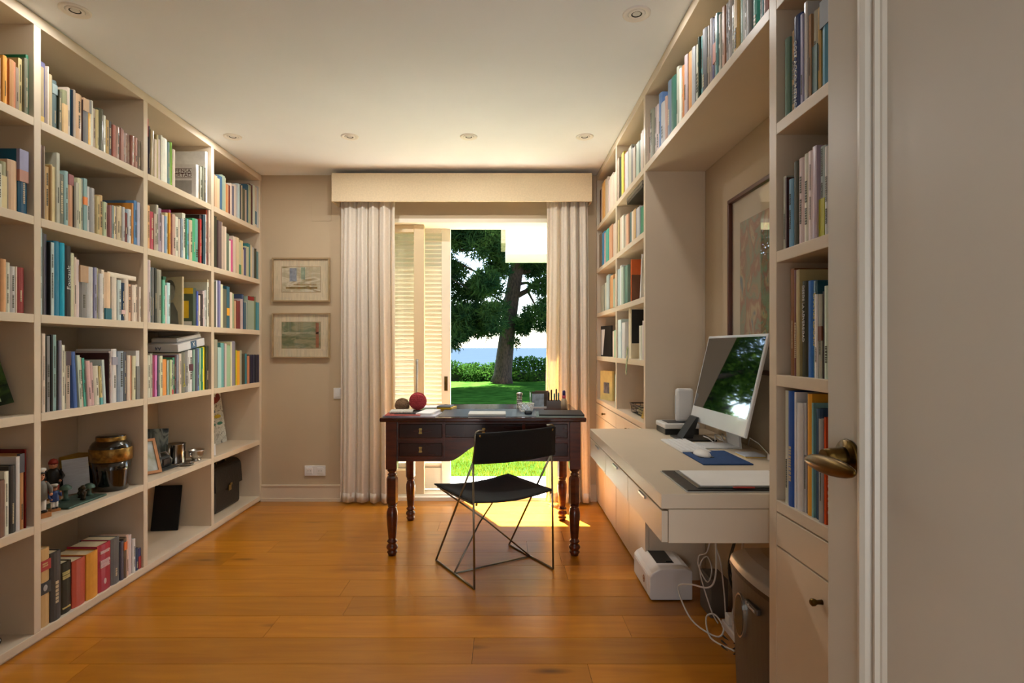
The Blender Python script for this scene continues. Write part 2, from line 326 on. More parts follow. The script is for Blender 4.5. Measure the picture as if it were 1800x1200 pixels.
# floating computer desk
WX, WY0, WY1, WZ = .445, 1.588, 2.873, .768
wd = thing('floating_desk', 'cream floating computer desk with slim front drawers', 'desk', (.73, 2.2, WZ - .138))
board(wd, 'worktop', WX, RW, WY0, WY1, WZ - .042, WZ, bev=.003)
board(wd, 'drawer_box', WX + .021, RW, WY0, WY1, WZ - .138, WZ - .043, bev=.002)
nd = 3
for i in range(nd):
    y0 = WY0 + .003 + (WY1 - WY0 - .003) * i / nd; y1 = WY0 + .003 + (WY1 - WY0 - .003) * (i + 1) / nd - .003
    d = board(wd, 'drawer', WX + .002, WX + .020, y0, y1, WZ - .136, WZ - .048)
    MB().bbox(WX - .004, WX + .002, (y0 + y1) / 2 - .04, (y0 + y1) / 2 + .04, WZ - .060, WZ - .052, .001).build('finger_pull', M_steel, d, world=True)
board(wd, 'wall_bracket', XR - .04, RW, WY0 + .02, WY1 - .02, WZ - .25, WZ - .138)
# ================================================================ BOOKS
NAMES = [('cream', 'ddccaa'), ('white', 'e4e4e2'), ('pale grey', 'b8b8b8'), ('grey', '8c8c8c'), ('dark grey', '555555'), ('black', '222222'), ('brown', '7a5038'), ('dark brown', '442a1c'),
         ('tan', 'c8a070'), ('red', 'b03434'), ('dark red', '6a2020'), ('orange', 'e08040'), ('yellow', 'e8c040'), ('green', '3a8a64'), ('dark green', '2a5848'), ('olive', '8a8858'),
         ('teal', '309aa8'), ('blue', '3a70b0'), ('dark blue', '24406a'), ('pale blue', 'a0c0d4'), ('sea green', '88b8a8'), ('purple', '804070'), ('pink', 'd090b0'), ('slate', '667788'), ('taupe', 'a89888'), ('rust', 'b06040')]
_NL = [(n, np.array([int(h[i:i+2], 16) for i in (0, 2, 4)])) for n, h in NAMES]
def cname(h):
    c = np.array([int(x, 16) * 17 for x in h]); return min(_NL, key=lambda a: ((a[1] - c) ** 2 * np.array([.6, 1, .5])).sum())[0]
def ordn(i): return {1: '1st', 2: '2nd', 3: '3rd', 21: '21st', 22: '22nd', 23: '23rd', 31: '31st', 32: '32nd', 33: '33rd', 41: '41st', 42: '42nd', 43: '43rd'}.get(i, '%dth' % i)
BK = 1.12
bookrng = random.Random(21)
def book_meshes(t, h, d, hard):
    """returns (cover, pages) in book space: x thickness 0..t, y depth from the spine, z height"""
    c = .0025 if hard else .0008; e = .004 if hard else 0
    cv = MB(); nseg = 5 if t > .014 else 3; bul = min(.007, t * .16) if hard else min(.003, t * .08)
    prof = [(t * k / (nseg - 1), -bul * math.sin(math.pi * k / (nseg - 1))) for k in range(nseg)]
    cv.prism([(p[0], p[1] + bul) for p in prof] + [(t, bul + .002 + c), (0, bul + .002 + c)], 0, h)
    cv.box(0, c, bul + .002 + c, d, 0, h); cv.box(t - c, t, bul + .002 + c, d, 0, h)
    pg = MB().box(c + .0002, t - c - .0002, bul + .002 + c, d - e, e, h - max(e, .0004))
    return cv, pg
def put_book(t, h, d, hexcol, loc, rot, label, group, bands=(), hard=True, title=True, gloss=False):
    cv, pg = book_meshes(t, h, d, hard); m = M_gloss if gloss else M_cover
    o = cv.build('book', m); o.location = loc; o.rotation_euler = rot; o.color = hexc(hexcol, BK); tag(o, label, 'book', group)
    pg.build('pages', M_pages, o)
    for (a, b, hc) in bands:
        q = MB().box(-.0003, t + .0003, -.0006, min(.012, d / 3), a * h, b * h).build('spine_band', M_cover, o); q.color = hexc(hc, BK)
    if title and t > .009:
        lum = sum(int(x, 16) for x in hexcol) / 45
        n = 2 if bookrng.random() < .5 else 1; a = bookrng.uniform(.1, .3); q = MB()
        ww = t * bookrng.uniform(.16, .3)
        for k in range(n):
            z0 = h * a; z1 = z0 + h * bookrng.uniform(.16, .34); zz = z0
            while zz < z1:                                   # row of tiny glyph blocks along the spine
                gl = ww * bookrng.uniform(.5, .9); q.box(t/2 - ww/2, t/2 + ww/2, -.0005, .003, zz, zz + gl); zz += gl * 1.35
            a = z1 / h + .08
            if a > .75: break
        s = q.build('spine_title', M_cover, o); s['kind'] = 'stuff'; s.color = hexc('443' if lum > .5 else 'cb9', 1.0)
    return o
def parse(s):
    out = []
    for e in s.split(';'):
        p = e.split()
        if p: out.append((float(p[0]), float(p[1]) if p[1] != '-' else None, p[2], [(float(a), float(b), c) for a, b, c in (q.split(':') for q in p[3:] if ':' in q)], [q for q in p[3:] if ':' not in q]))
    return out
STUFF = {'v': [], 'f': [], 'c': []}
def row(side, xs, z, zmax, s, where, group, stuff=False, setback=.004, maxd=.26, lim=(-9, 9)):
    """books standing in a row: s lists 'x_end y_top colour [bands] [flags]' read off the photograph along the spine plane"""
    plane = (LF - setback) if side == 'L' else (RF + setback); items = parse(s); x = xs; made = []
    n = sum(1 for i in items if i[2] != '---'); k = 0
    for (x1, y, c, bands, flags) in items:
        if c == '---': x = x1; continue
        ya, yb = F * plane / (x - VX), F * plane / (x1 - VX)
        if ya > yb: ya, yb = yb, ya
        ya = max(ya, lim[0]); yb = min(yb, lim[1])
        if yb - ya < .004: x = x1; n -= 1; continue
        xm = (x + x1) / 2; ym = (ya + yb) / 2; h = EYE - (y - VY) / F * ym - z; h = max(.10, min(h, zmax - z - .004))
        t = yb - ya - .0006; d = min(maxd, max(.10, h * bookrng.uniform(.66, .76))); hard = t > .02 or bookrng.random() < .35
        back = bookrng.uniform(0, .012)
        if 'd' in flags: d = maxd
        if stuff:
            sx = 1 if side == 'L' else -1; X0 = plane - sx * back; X1 = X0 - sx * d; lo, hi = min(X0, X1), max(X0, X1); o = len(STUFF['v'])
            def bx(p0, p1, q0, q1, r0, r1, col):
                o = len(STUFF['v']); STUFF['v'] += [(a, b, e) for e in (r0, r1) for b in (q0, q1) for a in (p0, p1)]
                STUFF['f'] += [tuple(i + o for i in f) for f in ((0, 2, 3, 1), (4, 5, 7, 6), (0, 1, 5, 4), (2, 6, 7, 3), (0, 4, 6, 2), (1, 3, 7, 5))]; STUFF['c'] += [col] * 8
            cc = hexc(c, BK); bx(lo, hi, ya, yb - .0006, z, z + h - .003, cc)
            bx(lo + .004, hi - .004, ya + .0015, yb - .002, z + h - .003, z + h - .002, hexc('dca'))
            bx(lo, hi, ya, ya + .0015, z + h - .003, z + h, cc); bx(lo, hi, yb - .0021, yb - .0006, z + h - .003, z + h, cc)
            for (a, b, hc) in bands: bx(lo - (.0008 if side == 'R' else 0), hi + (.0008 if side == 'L' else 0), ya + .0003, yb - .0009, z + a * h, z + b * h, hexc(hc, BK))
        else:
            idx = (n - k) if side == 'L' else (k + 1)
            size = 'thick' if t > .035 else 'thin' if t < .014 else ('tall' if h > .29 else 'small' if h < .19 else 'medium')
            lab = '%s %s %s, %s %s' % (size, cname(c), 'hardback' if hard else 'paperback', ordn(idx), where)
            lean = next((float(q[1:]) for q in flags if q[0] == 'l'), 0)
            if side == 'L': loc = (plane - back, ya, z); rot = (0, R(lean), R(90))
            else: loc = (plane + back, yb, z); rot = (0, R(lean), R(-90))
            o = put_book(t, h, d, c, loc, rot, lab, group, bands, hard, 'n' not in flags and bookrng.random() < .7, bookrng.random() < .3)
            made.append((o, t, h, d))
        x = x1; k += 1
    return made
WIN = 'from window end, %s, %s bay'
def lrow(bay, r, xs, s, stuff=False, **kw):
    bn_ = {1: 'leaning photo', 2: 'black vase', 3: 'pewter mug', 4: 'briefcase'}[bay]; sn = {5: 'top shelf', 4: 'second shelf down', 3: 'third shelf down', 2: 'fourth shelf down', 1: 'fifth shelf down', 0: 'bottom shelf'}[r]
    zm = (LZ[r + 1] - T) if r < 5 else 2.452
    return row('L', xs, LZ[r], zm, s, WIN % (sn, bn_), 'books in the tall bookcase', stuff, lim=(DV[bay] + T / 2 + .001, (DV[bay + 1] - T / 2 if bay < 4 else Y1 - T) - .001), **kw)
lrow(1, 5, -4, '8 100 b97;15 98 ea5;19.5 102 d84;27 105 b85;32.5 109 c86;38 119 987;44.6 103 ba7;51 103 776;55.8 97 164')
lrow(1, 4, -4, '8 287 ccb;17.5 284 aa8 0:.7:dc9;21 300 987;38 282 db9;53.7 264 157 .68:1:99b .5:.68:b87 d')
lrow(1, 3, -8, '5 452 841;15 455 da7;22.5 461 ccb;32 468 ccc;35 468 dcb;50 470 933')
lrow(1, 1, -8, '13 845 754;21 828 ddc;33 818 333;40 802 ccc;48 797 b85 .75:1:334;51 789 611 d')
b25 = lrow(2, 5, 72, '78 118 a97 0:.1:db6;85 110 668;87.5 117 dcb;95.6 131 ba8;104 142 677 .72:.92:9aa;106.5 158 221;113 160 776;120.7 159 997 0:.68:db8;124.7 154 cba;128.7 156 29a;131 158 123;134.7 158 a98;146.7 166 ca8;148 175 322;157.3 174 777 .72:1:ca8;164.3 176 eb6 .72:1:888;168 177 ddc;172.5 191 ba9;175.7 193 cb8;184.7 192 554;188.7 203 ddc;194 211 b95;201.3 213 555;206 220 a65;212.7 223 a87;215.3 225 965;219.3 228 a76;224 232 865;228 234 976;232.7 236 865;238 239 965;244 242 a76;249 247 765')
lrow(2, 4, 72, '80 254 a99;82 257 987;90 293 ca7;92.7 291 a85;96 289 cb8;102.3 293 dc9;108 269 bba d;118 306 776;124.7 301 9bb;132.7 307 c97 .8:1:955;135 312 432;140 321 bba;146 313 cca;151 315 aa9;156.7 314 8aa .5:.65:e84;161 328 ccc;168.3 331 aaa;172.7 343 cb9;177.3 345 cb8;183.7 343 ca7;188 355 bca;194 356 cba;197.3 361 966;201.3 361 899;204.3 362 dc9;208.7 363 cbb;214 364 cb9;218 362 cb9;222 364 bbb;226.7 374 622;230.4 368 9ab;236 368 ddd;239 357 c83;244 353 58b d;249 356 bbc')  # thin dark brown entry stands in for a shaded gap between books
b23 = lrow(2, 3, 72, '76 399 bcc;80 409 333;88.4 411 667;90.4 425 222;97 426 bcc;107.8 424 38a n;116.3 427 2ac n;127 432 222 n;132.6 445 cca;136.8 452 dcb;142 456 dcc;156 467 888 .68:1:b97;169 469 ccc;172.8 470 99b;176.6 471 cca;182.5 481 ddd;187.4 474 dcb;198 479 eca 0:.24:167 n;200.4 487 987;209 487 edc;215 492 cdd;220.5 497 135 .17:.28:dbb;229 490 dcb;235.6 499 da8;241.6 501 edc;245.4 500 dcb;248 504 dcb')
lrow(2, 2, 72, '75.3 582 9bb;80.7 586 dcb;86 588 222;95 590 888;98 588 111;104 588 8aa;106.7 598 222;110.7 598 99a;116 606 ddc;120 617 aa9;130 617 ba9 .75:1:423;135 - ---;141.5 618 57b n l-4;146.5 624 bcb l-4;152.5 628 cba l-4;156.5 629 4a9 l-4;163 634 dbb l-4;169 637 caa l-4;177.7 643 ddc l-4;181.5 643 cb7 0:.18:5aa l-4;185.8 643 ddd l-4;190 632 bcc l-4;193 - --- ;195 620 422;200.5 617 baa;210 613 ddd .7:.85:99a;220.5 617 9ab;224.8 618 445;230.8 624 dcb;235.6 625 c86;241.6 625 ddb;247.5 616 ddd 0:.68:777')
b20 = lrow(2, 0, 72, '92 964 ca7 .72:.85:a33 .42:.57:333 n;110.3 969 444;131.7 988 221 n;154.7 982 b54;174.5 970 d93;198 955 a34 n;213.3 945 666;219 951 556;224 945 654 .7:.9:e73;229 940 dba;234.7 940 dcc;240 947 ddd;246.5 964 346;251 963 447 0:.6:a33', maxd=.3)
b35 = lrow(3, 5, 261, '264.5 208 546 .68:1:b55;266.6 222 322;272.3 229 a97;276.5 245 dcb;280 237 ba7;283.6 245 cbb;286.5 238 ddc;298.5 243 eed;302.7 250 688;307 250 7a3;312 263 dcb;346 - ---;350.6 290 ddd d n;354.5 299 b96;358 293 aa9;361.5 293 776;364.4 295 333;368 267 eee d n')
lrow(3, 4, 261, '263 361 a88;267 361 da7;273 372 b45;277.7 376 ba9;281.5 360 bba;288 366 a9a;292 378 dcc;295 380 8ac;299.3 374 dc9;301.5 374 ea3;304.7 369 a47 d;310 377 ca9;316.7 381 ddc;320 385 dcb;323 384 9ab;328.6 375 ddc;330.7 385 386;334.5 385 7bd;340 387 cb9;345 384 4a7;352 385 6a9;355 385 b33;359 378 433;363.3 378 245 n;365.4 377 eee;367.6 368 831 d;371 369 dcb')
b33 = lrow(3, 3, 261, '266.3 457 cbb;269 470 332;272.8 470 777;276.6 471 221;278.8 474 dcb;287 474 998;291.8 486 6b9 .93:1:153;296 501 dcc;302 497 bdd;344 - ---;349 506 454 d n;352 512 56b;355 519 edc;358.4 517 433;361.6 511 dcc;365 510 ccc;368 496 ddc d;370.3 491 cb9')
b32 = lrow(3, 2, 261, '267.4 624 ccb;271.7 621 bba;276 624 925;280 624 d8c;283 625 677;288.5 625 ddb;297.7 631 f94;300.4 633 9bb;303.7 632 bc9;307.5 633 aaa 0:.14:b44;311 628 386;312.9 625 523;316.7 623 889;321 621 dcb;327.5 619 776;333 617.5 888;335.6 617 ddd;342.7 615 ddd .5:.66:523;346 614 8a9;350 613 556;354.6 612 68b;357.3 611 bda;360 610.5 286;363.8 609.5 fd3;368.7 608 332')
# briefcase bay and far right bookcase: too many and too small to pick apart
lrow(4, 5, 377.5, '382 308 ca8;386.5 313 cb9;392 309 468;396.6 308 9a9;398.4 312 bb9;402 323 c85;404.4 325 cb9;407.6 325 732;409.4 322 dcb;413.6 326 667;416 324 cba;419.5 324 aaa;422 323 abb;426 324 444;428.7 325 cb9;431 332 554;435 333 ba9;438 324 356;441 325 aa8;445.7 324 522;449 325 ccb;454 328 cba .08:.4:578;455.8 328 bbb;458.5 329 577', True)
lrow(4, 4, 377.5, '380.5 379 221;384 380 443;390 388 655;393 390 dcb;396.5 398 ba9;399.5 398 dcb;404 410 676;408.5 422 ddc;412 421 c58;416 415 cba;420 417 cb9;425 425 bb9 0:.3:586;429.5 422 cb8;431.5 438 cba;434 435 557;438.5 433 bb9;442 428 377;444.5 430 cb9;448 434 aaa;453.5 436 443;456.5 442 688', True)
lrow(4, 3, 377.5, '382.8 494 554;385 492 ddd;388 493 88b;393 499 ddb;399.8 507 665;404.8 503 367 .3:.48:ea3;408.5 513 dcb;414 515 9a8;416.8 528 ca8;423 528 733;427 525 baa;430 517 457;433.8 531 467;436 530 bba;447 521 9a9 .88:1:822;450 521 675;451 522 cb7;455.8 531 489', True)
lrow(4, 2, 378, '383.8 596 998;390 610 acc;395.8 602 6aa;399 603 cbb;406.7 606 9b9;409 600 ddb;415 599 889;417 601 665;419 615 cc3;423.3 616 ea3;427 615 aa9;431.7 621 443;435.8 621 389;439 625 c86;442.5 623 223;446 623 224;449.5 623 334;453 623 223;456 623 224', True)
def rrow(r, xs, s, **kw):
    zm = ([z - .03 for z in RZ[1:]] + [2.452])[r]; return row('R', xs, RZ[r], zm, s, '', 'books in the narrow bookcase', True, lim=(2.910, 3.592) if xs > 1083 else (3.628, 4.334), **kw)
rrow(4, 1083.6, '1088 278 a98;1091 277 354;1094.6 268 dc5;1098 268 c99;1103.3 267 ccc;1108 257 bba;1111.5 259 777;1115 258 cba;1119.7 250 bcb;1123 246 576;1126.7 232 dcb;1129.5 228 cba')
rrow(4, 1052.5, '1056 332 643;1058.4 326 dcb;1063 319 c95;1067 313 ba9;1071 314 dcc;1076.5 307 dcb;1081 303 cba')
rrow(3, 1083.6, '1087 386 cb8;1089.4 388 aa7;1093 381 dcb;1096 378 ddc;1100 377 cba;1103.7 376 da8;1107.5 372 577;1111 370 dcb;1115 367 ca7;1118.7 365 889;1124 364 bbb;1129.4 362 386')
rrow(3, 1052.5, '1057 410 765;1061 408 38b;1064 408 b99;1068 403 5a9;1071 406 bba;1075.6 396 c97;1081.5 391 cba')
rrow(2, 1083.6, '1089.5 472 abb;1092 466 ddd;1095.5 468 aba;1100 466 687')
rrow(2, 1056, '1061.5 501 998;1065 496 bba;1069 483 abb;1072 487 b85;1076.5 483 c96;1079.5 489 9a9;1081.8 480 cb9')
rrow(1, 1083.8, '1090.4 561 cdd;1095.8 566 ccc')
rrow(1, 1122, '1125 572 ddc;1128 571 ddc;1130.5 563 cbb')
rrow(1, 1075, '1079 581 dcb;1082 579 9b9')
rrow(0, 1078, '1082 658 9bb')
me = bpy.data.meshes.new('distant_books'); me.from_pydata(STUFF['v'], [], STUFF['f']); ca = me.color_attributes.new('cover', 'FLOAT_COLOR', 'POINT')
ca.data.foreach_set('color', [x for c in STUFF['c'] for x in c])
mv = bpy.data.materials.new('distant_book_cover'); mv.use_nodes = True; at = mv.node_tree.nodes.new('ShaderNodeAttribute'); at.attribute_name = 'cover'
mv.node_tree.links.new(at.outputs['Color'], mv.node_tree.nodes['Principled BSDF'].inputs['Base Color']); mv.node_tree.nodes['Principled BSDF'].inputs['Roughness'].default_value = .5
me.materials.append(mv); so = bpy.data.objects.new('distant_books', me); COL.objects.link(so); so['kind'] = 'stuff'; tag(so, 'small tightly packed books filling the bays nearest the garden wall', 'books')
# long shelf over the desk and column beside the door
row('R', 1134.5, 2.098, 2.452, '1137 225 cba;1140.6 202 ca9;1145.6 193 998;1150 188 cbb;1154 184 dcc;1159.4 165 68b;1166.7 181 bbb;1169.5 170 b98;1176 143 678;1184 136 365;1188 131 998;1191.5 118 aa9;1195 121 ddc;1200 116 b74;1205 98 a99;1210.7 92 b85;1216 84 999;1223.6 78 bba;1226.3 66 232;1231 63 7aa;1238 52 555;1241.4 46 876;1246 33 877;1248.5 33 447;1256.4 28 888 .3:.6:b76;1259.6 24 7aa;1263.5 26 ccb;1267.5 24 543;1271.5 12 b86;1275.4 6 aaa;1281 -4 ccc;1285 9 ddc;1294.4 -8 db7;1299 -14 375;1305.5 -20 998;1309.5 -20 ccc;1317.4 -24 999;1329.3 -34 3a9;1334 -36 bbb;1338.8 -42 7ab;1345 -48 caa;1349 -52 b64', 'from window end on the long shelf above the computer', 'books above the computer', maxd=.25, lim=(1.544, 2.874))
NW = ['bottom shelf', 'second shelf up', 'third shelf up', 'top visible shelf']
def nrow(r, xs, s):
    return row('R', xs, NZ[r], NZ[r + 1] - .03, s, 'from computer side, %s of column beside open door' % NW[r], 'books beside the open door', maxd=.25, lim=(.935, 1.502))
n3 = nrow(3, 1373.8, '1382 68 687;1391.5 54 a85;1406 28 347 n;1410 25 aac;1416 4 ccc;1420.5 26 a86;1428.8 19 bba 0:.6:688;1434.3 13 ca6;1451.7 -16 38a .65:.93:666 n;1463 -10 bba;1474 -20 863')
n2 = nrow(2, 1373, '1378.4 310 aa9;1381 312 422;1389 315 7ac;1396.8 284 443 n;1407 278 dcc;1416 270 ddc;1423.4 265 dcc;1431 257 bab;1440.5 257 bcc 0:.43:bb2;1450 257 ccc;1460 236 ddd;1471 240 a98')
n1 = nrow(1, 1382, '1388.4 472 852 d;1395.8 474 622;1401.8 474 ba7;1412.3 494 332 n;1421.5 493 37c n;1428.8 493 256 n;1434.3 517 ddd;1440.7 517 aa9 .45:.62:742;1444 512 322;1454.5 502 cdc;1464 490 ccb;1474 500 457')
n0 = nrow(0, 1374, '1382.3 686 ccb;1393.6 687 25a;1397 689 ddd;1406.6 708 ddd;1411 708 bbb;1413.6 706 446;1421.8 692 ea3 n;1425 708 8bb;1437 718 246;1444.6 736 999;1448.5 733 d52 d n;1455.4 737 224 n;1466 730 335')
# lettering on spines and covers that can be read
M_ink = {c: mat('ink_' + c, c, .6) for c in ('ddd', '222', 'caa', '4a2020', 'cb5')}
def spine_text(b, s, size, ink, zfrac, sx=1.0, up=False):
    o, t, h, d = b; lettering(s, size, M_ink[ink], o, (t / 2, -.0012, h * zfrac), (R(90), R(-90 if up else 90), 0), 'spine_lettering', sx)
spine_text(b23[7], 'Foucault', .030, 'ddd', .55, up=True)
spine_text(n1[3], 'DESDE LA ADVERSIDAD', .013, 'ddd', .66); spine_text(n1[5], 'CHANGE LEADERS', .015, 'cb5', .6)
spine_text(n3[2], 'COST ACCOUNTING', .017, 'ddd', .38); spine_text(n0[11], 'The Board', .022, 'ddd', .3)
def flat_text(b, s, size, ink, x, zfrac, sx=1.0):
    o, t, h, d = b; lettering(s, size, M_ink[ink], o, (x, -.0012 , h * zfrac), (R(90), 0, 0), 'spine_lettering', sx)
for k, zf in enumerate((.62, .60, .56)): pass
o, t, h, d = b35[11]                          # white book with its cover turned to the room
for s, zf, sz in (('DEFENSA', .80, .030), ('LIBERTAD', .67, .030)):
    lettering(s, sz, M_ink['4a2020'], o, (-.0004, d * .40, h * zf), (R(90), 0, R(-90)), 'cover_lettering', 1.12)
for zf in (.87, .735, .60): MB().box(-.0006, .0006, .03, d - .02, h * zf - .0015, h * zf + .0015).build('cover_rule', M_ink['4a2020'], o)
q = MB().box(-.0005, .0006, .03, d - .04, h * .12, h * .52).build('cover_text_panel', M_cover, o); q.color = hexc('aaa')
o, t, h, d = b33[9]                           # grey and yellow book, cover turned to the room
for a, b_, c_, d_, hc in ((.02, .98, .84, 1.0, 'db2'), (.12, .92, .2, .66, 'db2'), (.05, .5, .02, .12, 'ccc')):
    q = MB().box(-.0006, .0006, d * a, d * b_, h * c_, h * d_ - .001).build('cover_panel', M_cover, o); q.color = hexc(hc, 1.1)

def title_lines(b, rows, hc, wf=.6):
    o, t, h, d = b; q = MB(); r = random.Random(9)
    for zf in rows:
        x = t * (1 - wf) / 2
        while x < t * (1 + wf) / 2 - .003: g = r.uniform(.003, .006); q.box(x, x + g, -.0012, .008, h * zf, h * zf + .006); x += g + .0012
    s_ = q.build('spine_title', M_cover, o); s_['kind'] = 'stuff'; s_.color = hexc(hc, 1.1)
title_lines(b20[2], (.80, .765, .72, .685, .10), 'cb7'); title_lines(b20[5], (.84, .81, .64, .61, .575, .545, .51), 'dbb', .66); title_lines(b20[0], (.80, .77), 'ca7', .5)
o, t, h, d = b20[5]; q = MB().sphere((t / 2, .0, h * .2), .010, 12, 8, (.9, .12, 1.4)).build('spine_emblem', M_cover, o); q.color = hexc('dbb')
o, t, h, d = b20[0]; q = MB().sphere((t / 2, -.0005, h * .495), .011, 12, 8, (1, .12, 1.2)).build('spine_emblem', M_cover, o); q.color = hexc('aaa')
o, t, h, d = b32[14]; q = MB(); w_ = t * .36
for a, b_ in (((t/2 - w_, .16), (t/2 + w_, .16)), ((t/2 + w_, .16), (t/2, .24)), ((t/2, .24), (t/2 - w_, .16))): q.tube([(a[0], -.0012, h * a[1]), (b_[0], -.0012, h * b_[1])], .0012, 5)
q.tube([(t/2, -.0012, h * .24), (t/2, -.0012, h * .72)], .0012, 5); q = q.build('spine_triangle', M_cover, o); q['kind'] = 'stuff'; q.color = hexc('fd3', 1.1)
# ================================================================ WALL FIXTURES, CURTAINS
M_curt = mat('cream_linen', 'f4ecdf', 0.9, var=0.05, scale=60, bump=0.05)
_t = M_curt.node_tree; _b = _t.nodes['Principled BSDF']; _tl = _t.nodes.new('ShaderNodeBsdfTranslucent'); _tl.inputs[0].default_value = hexc('f0d8a8'); _mx = _t.nodes.new('ShaderNodeMixShader'); _mx.inputs[0].default_value = .3
_t.links.new(_b.outputs[0], _mx.inputs[1]); _t.links.new(_tl.outputs[0], _mx.inputs[2]); _t.links.new(_mx.outputs[0], _t.nodes['Material Output'].inputs[0])
M_val = mat('beige_linen_wrap', 'ddcaa8', 0.85, var=0.06, scale=90, bump=0.08)
va = thing('pelmet_box', 'beige fabric covered curtain pelmet box under the ceiling', 'pelmet', (-.3, 4.29, 2.255))
MB().bbox(-1.258, .668, 4.20, 4.215, 2.255, 2.466, .004).build('front_board', M_val, va, world=True)
for x0, x1 in ((-1.258, -1.243), (.653, .668)): MB().box(x0, x1, 4.215, YB - .001, 2.256, 2.466).build('end_board', M_val, va, world=True)
MB().box(-1.243, .653, 4.215, YB - .001, 2.451, 2.465).build('top_board', M_val, va, world=True)
MB().tube([(-1.24, 4.285, 2.36), (.65, 4.285, 2.36)], .009).build('curtain_rail', M_steel, va, world=True)
def curtain(name, x0t, x1t, x0b, x1b, seed, label, nf):
    r = random.Random(seed); NX, NZ_ = 150, 36; ph = [r.uniform(0, 6.28) for _ in range(4)]; mb = MB(); vs = []; fs = []
    for j in range(NZ_ + 1):
        v = j / NZ_; z = .016 + (2.352 - .016) * v
        for i in range(NX + 1):
            u = i / NX; xa = x0b + (x0t - x0b) * v; xb = x1b + (x1t - x1b) * v
            pin = min(1, max(0, (v - .93) / .07)); amp = .036 * (1 - .35 * v) * (.8 + .35 * math.sin(ph[3] + 5 * u))
            a = u * nf * 6.283 + .55 * math.sin(2.2 * u * 3.1 + ph[0] + 1.1 * v) + .25 * math.sin(6 * v + ph[1])
            w_ = math.sin(a); w_ = math.copysign(abs(w_) ** .75, w_)
            y = 4.283 + amp * w_ * (1 - .25 * pin) + .006 * math.sin(3 * a + ph[2])
            vs.append((xa + (xb - xa) * u + .008 * math.cos(a) * (1 - pin), y, z))
    for j in range(NZ_):
        for i in range(NX): k = j * (NX + 1) + i; fs.append((k, k + 1, k + NX + 2, k + NX + 1))
    c = thing(name, label, 'curtain', ((x0b + x1b) / 2, 4.283, .016))
    mb.add(vs, fs, True); mb.build('curtain_panel', M_curt, c, world=True, solid=.0025)
    hem = [i for i in range(NX + 1)]; hm = MB(); hv = [(vs[i][0], vs[i][1] - .002, vs[i][2] + dz) for dz in (0, .07) for i in hem]
    hm.add(hv, [(i, i + 1, NX + 2 + i, NX + 1 + i) for i in range(NX)], True); hm.build('hem', M_curt, c, world=True, solid=.001)
curtain('curtain', -1.215, -.80, -1.225, -.79, 3, 'cream linen curtain hanging beside the louvred shutter', 4.6)
curtain('curtain', .335, .645, .325, .675, 8, 'cream linen curtain hanging beside the narrow bookcase', 4.2)
# framed pictures on the garden wall
def art_mat(name, cols, scale, stretch, seed, rough=.6):
    m = bpy.data.materials.new(name); m.use_nodes = True; t = m.node_tree; b = t.nodes['Principled BSDF']; b.inputs['Roughness'].default_value = rough
    tc = t.nodes.new('ShaderNodeTexCoord'); mp = t.nodes.new('ShaderNodeMapping'); mp.inputs['Scale'].default_value = stretch; mp.inputs['Location'].default_value = (seed, seed * .7, seed * .3)
    nz = t.nodes.new('ShaderNodeTexNoise'); nz.inputs['Scale'].default_value = scale; nz.inputs['Detail'].default_value = 4; nz.inputs['Distortion'].default_value = .8
    r = t.nodes.new('ShaderNodeValToRGB'); r.color_ramp.interpolation = 'EASE'
    for i, c in enumerate(cols):
        p = .28 + .44 * i / (len(cols) - 1)
        if i < 2: e = r.color_ramp.elements[i]; e.position = p
        else: e = r.color_ramp.elements.new(p)
        e.color = hexc(c)
    t.links.new(tc.outputs['Object'], mp.inputs[0]); t.links.new(mp.outputs[0], nz.inputs['Vector']); t.links.new(nz.outputs['Fac'], r.inputs[0]); t.links.new(r.outputs[0], b.inputs['Base Color']); return m
M_mount = mat('picture_mount_linen', 'd9c8a8', .8, var=.12, scale=12, stretch=(14, 1, 1))
M_frame = mat('pale_wood_frame', 'a98e68', .5, var=.15, scale=20)
def wall_picture(z0, z1, label, cols, seed, extras):
    x0, x1 = -1.757, -1.317; y = YB - .001
    p = thing('framed_picture', label, 'picture', ((x0 + x1) / 2, y, z0), group='framed watercolours')
    fw = .010
    for b in ((x0, x1, z1 - fw, z1), (x0, x1, z0, z0 + fw), (x0, x0 + fw, z0 + fw, z1 - fw), (x1 - fw, x1, z0 + fw, z1 - fw)): MB().box(b[0], b[1], y - .024, y, b[2], b[3]).build('frame_rail', M_frame, p, world=True)
    MB().box(x0 + fw, x1 - fw, y - .008, y, z0 + fw, z1 - fw).build('mount', M_mount, p, world=True)
    ax0, ax1, az0, az1 = x0 + .073, x1 - .073, z0 + .075, z1 - .070
    MB().box(ax0 - .004, ax1 + .004, y - .0086, y - .008, az0 - .004, az1 + .004).build('mount_bevel', M_frame, p, world=True)
    MB().box(ax0, ax1, y - .0092, y - .0086, az0, az1).build('painting', art_mat('watercolour_%d' % seed, cols, 6, (1, 1, 3), seed), p, world=True)
    for (a, b, c, d, h) in extras: MB().box(ax0 + (ax1 - ax0) * a, ax0 + (ax1 - ax0) * b, y - .0096, y - .0092, az0 + (az1 - az0) * c, az0 + (az1 - az0) * d).build('painted_shape', mat('pigment_' + h, h, .7, var=.3, scale=40), p, world=True)
    MB().box(x0 + fw, x1 - fw, y - .016, y - .0145, z0 + fw, z1 - fw).build('glazing', M_glass, p, world=True)
wall_picture(1.529, 1.865, 'pale framed watercolour with blue stroke, above its companion picture', ['c9bda0', 'b5a888', 'd3c8ae', '8c7440'], 3, ((.2, .38, .42, .95, '8f97a4'), (.5, .6, .5, .98, '9aa890'), (.1, .92, .12, .2, '8a6c30'), (.3, .9, .26, .32, 'a89068')))
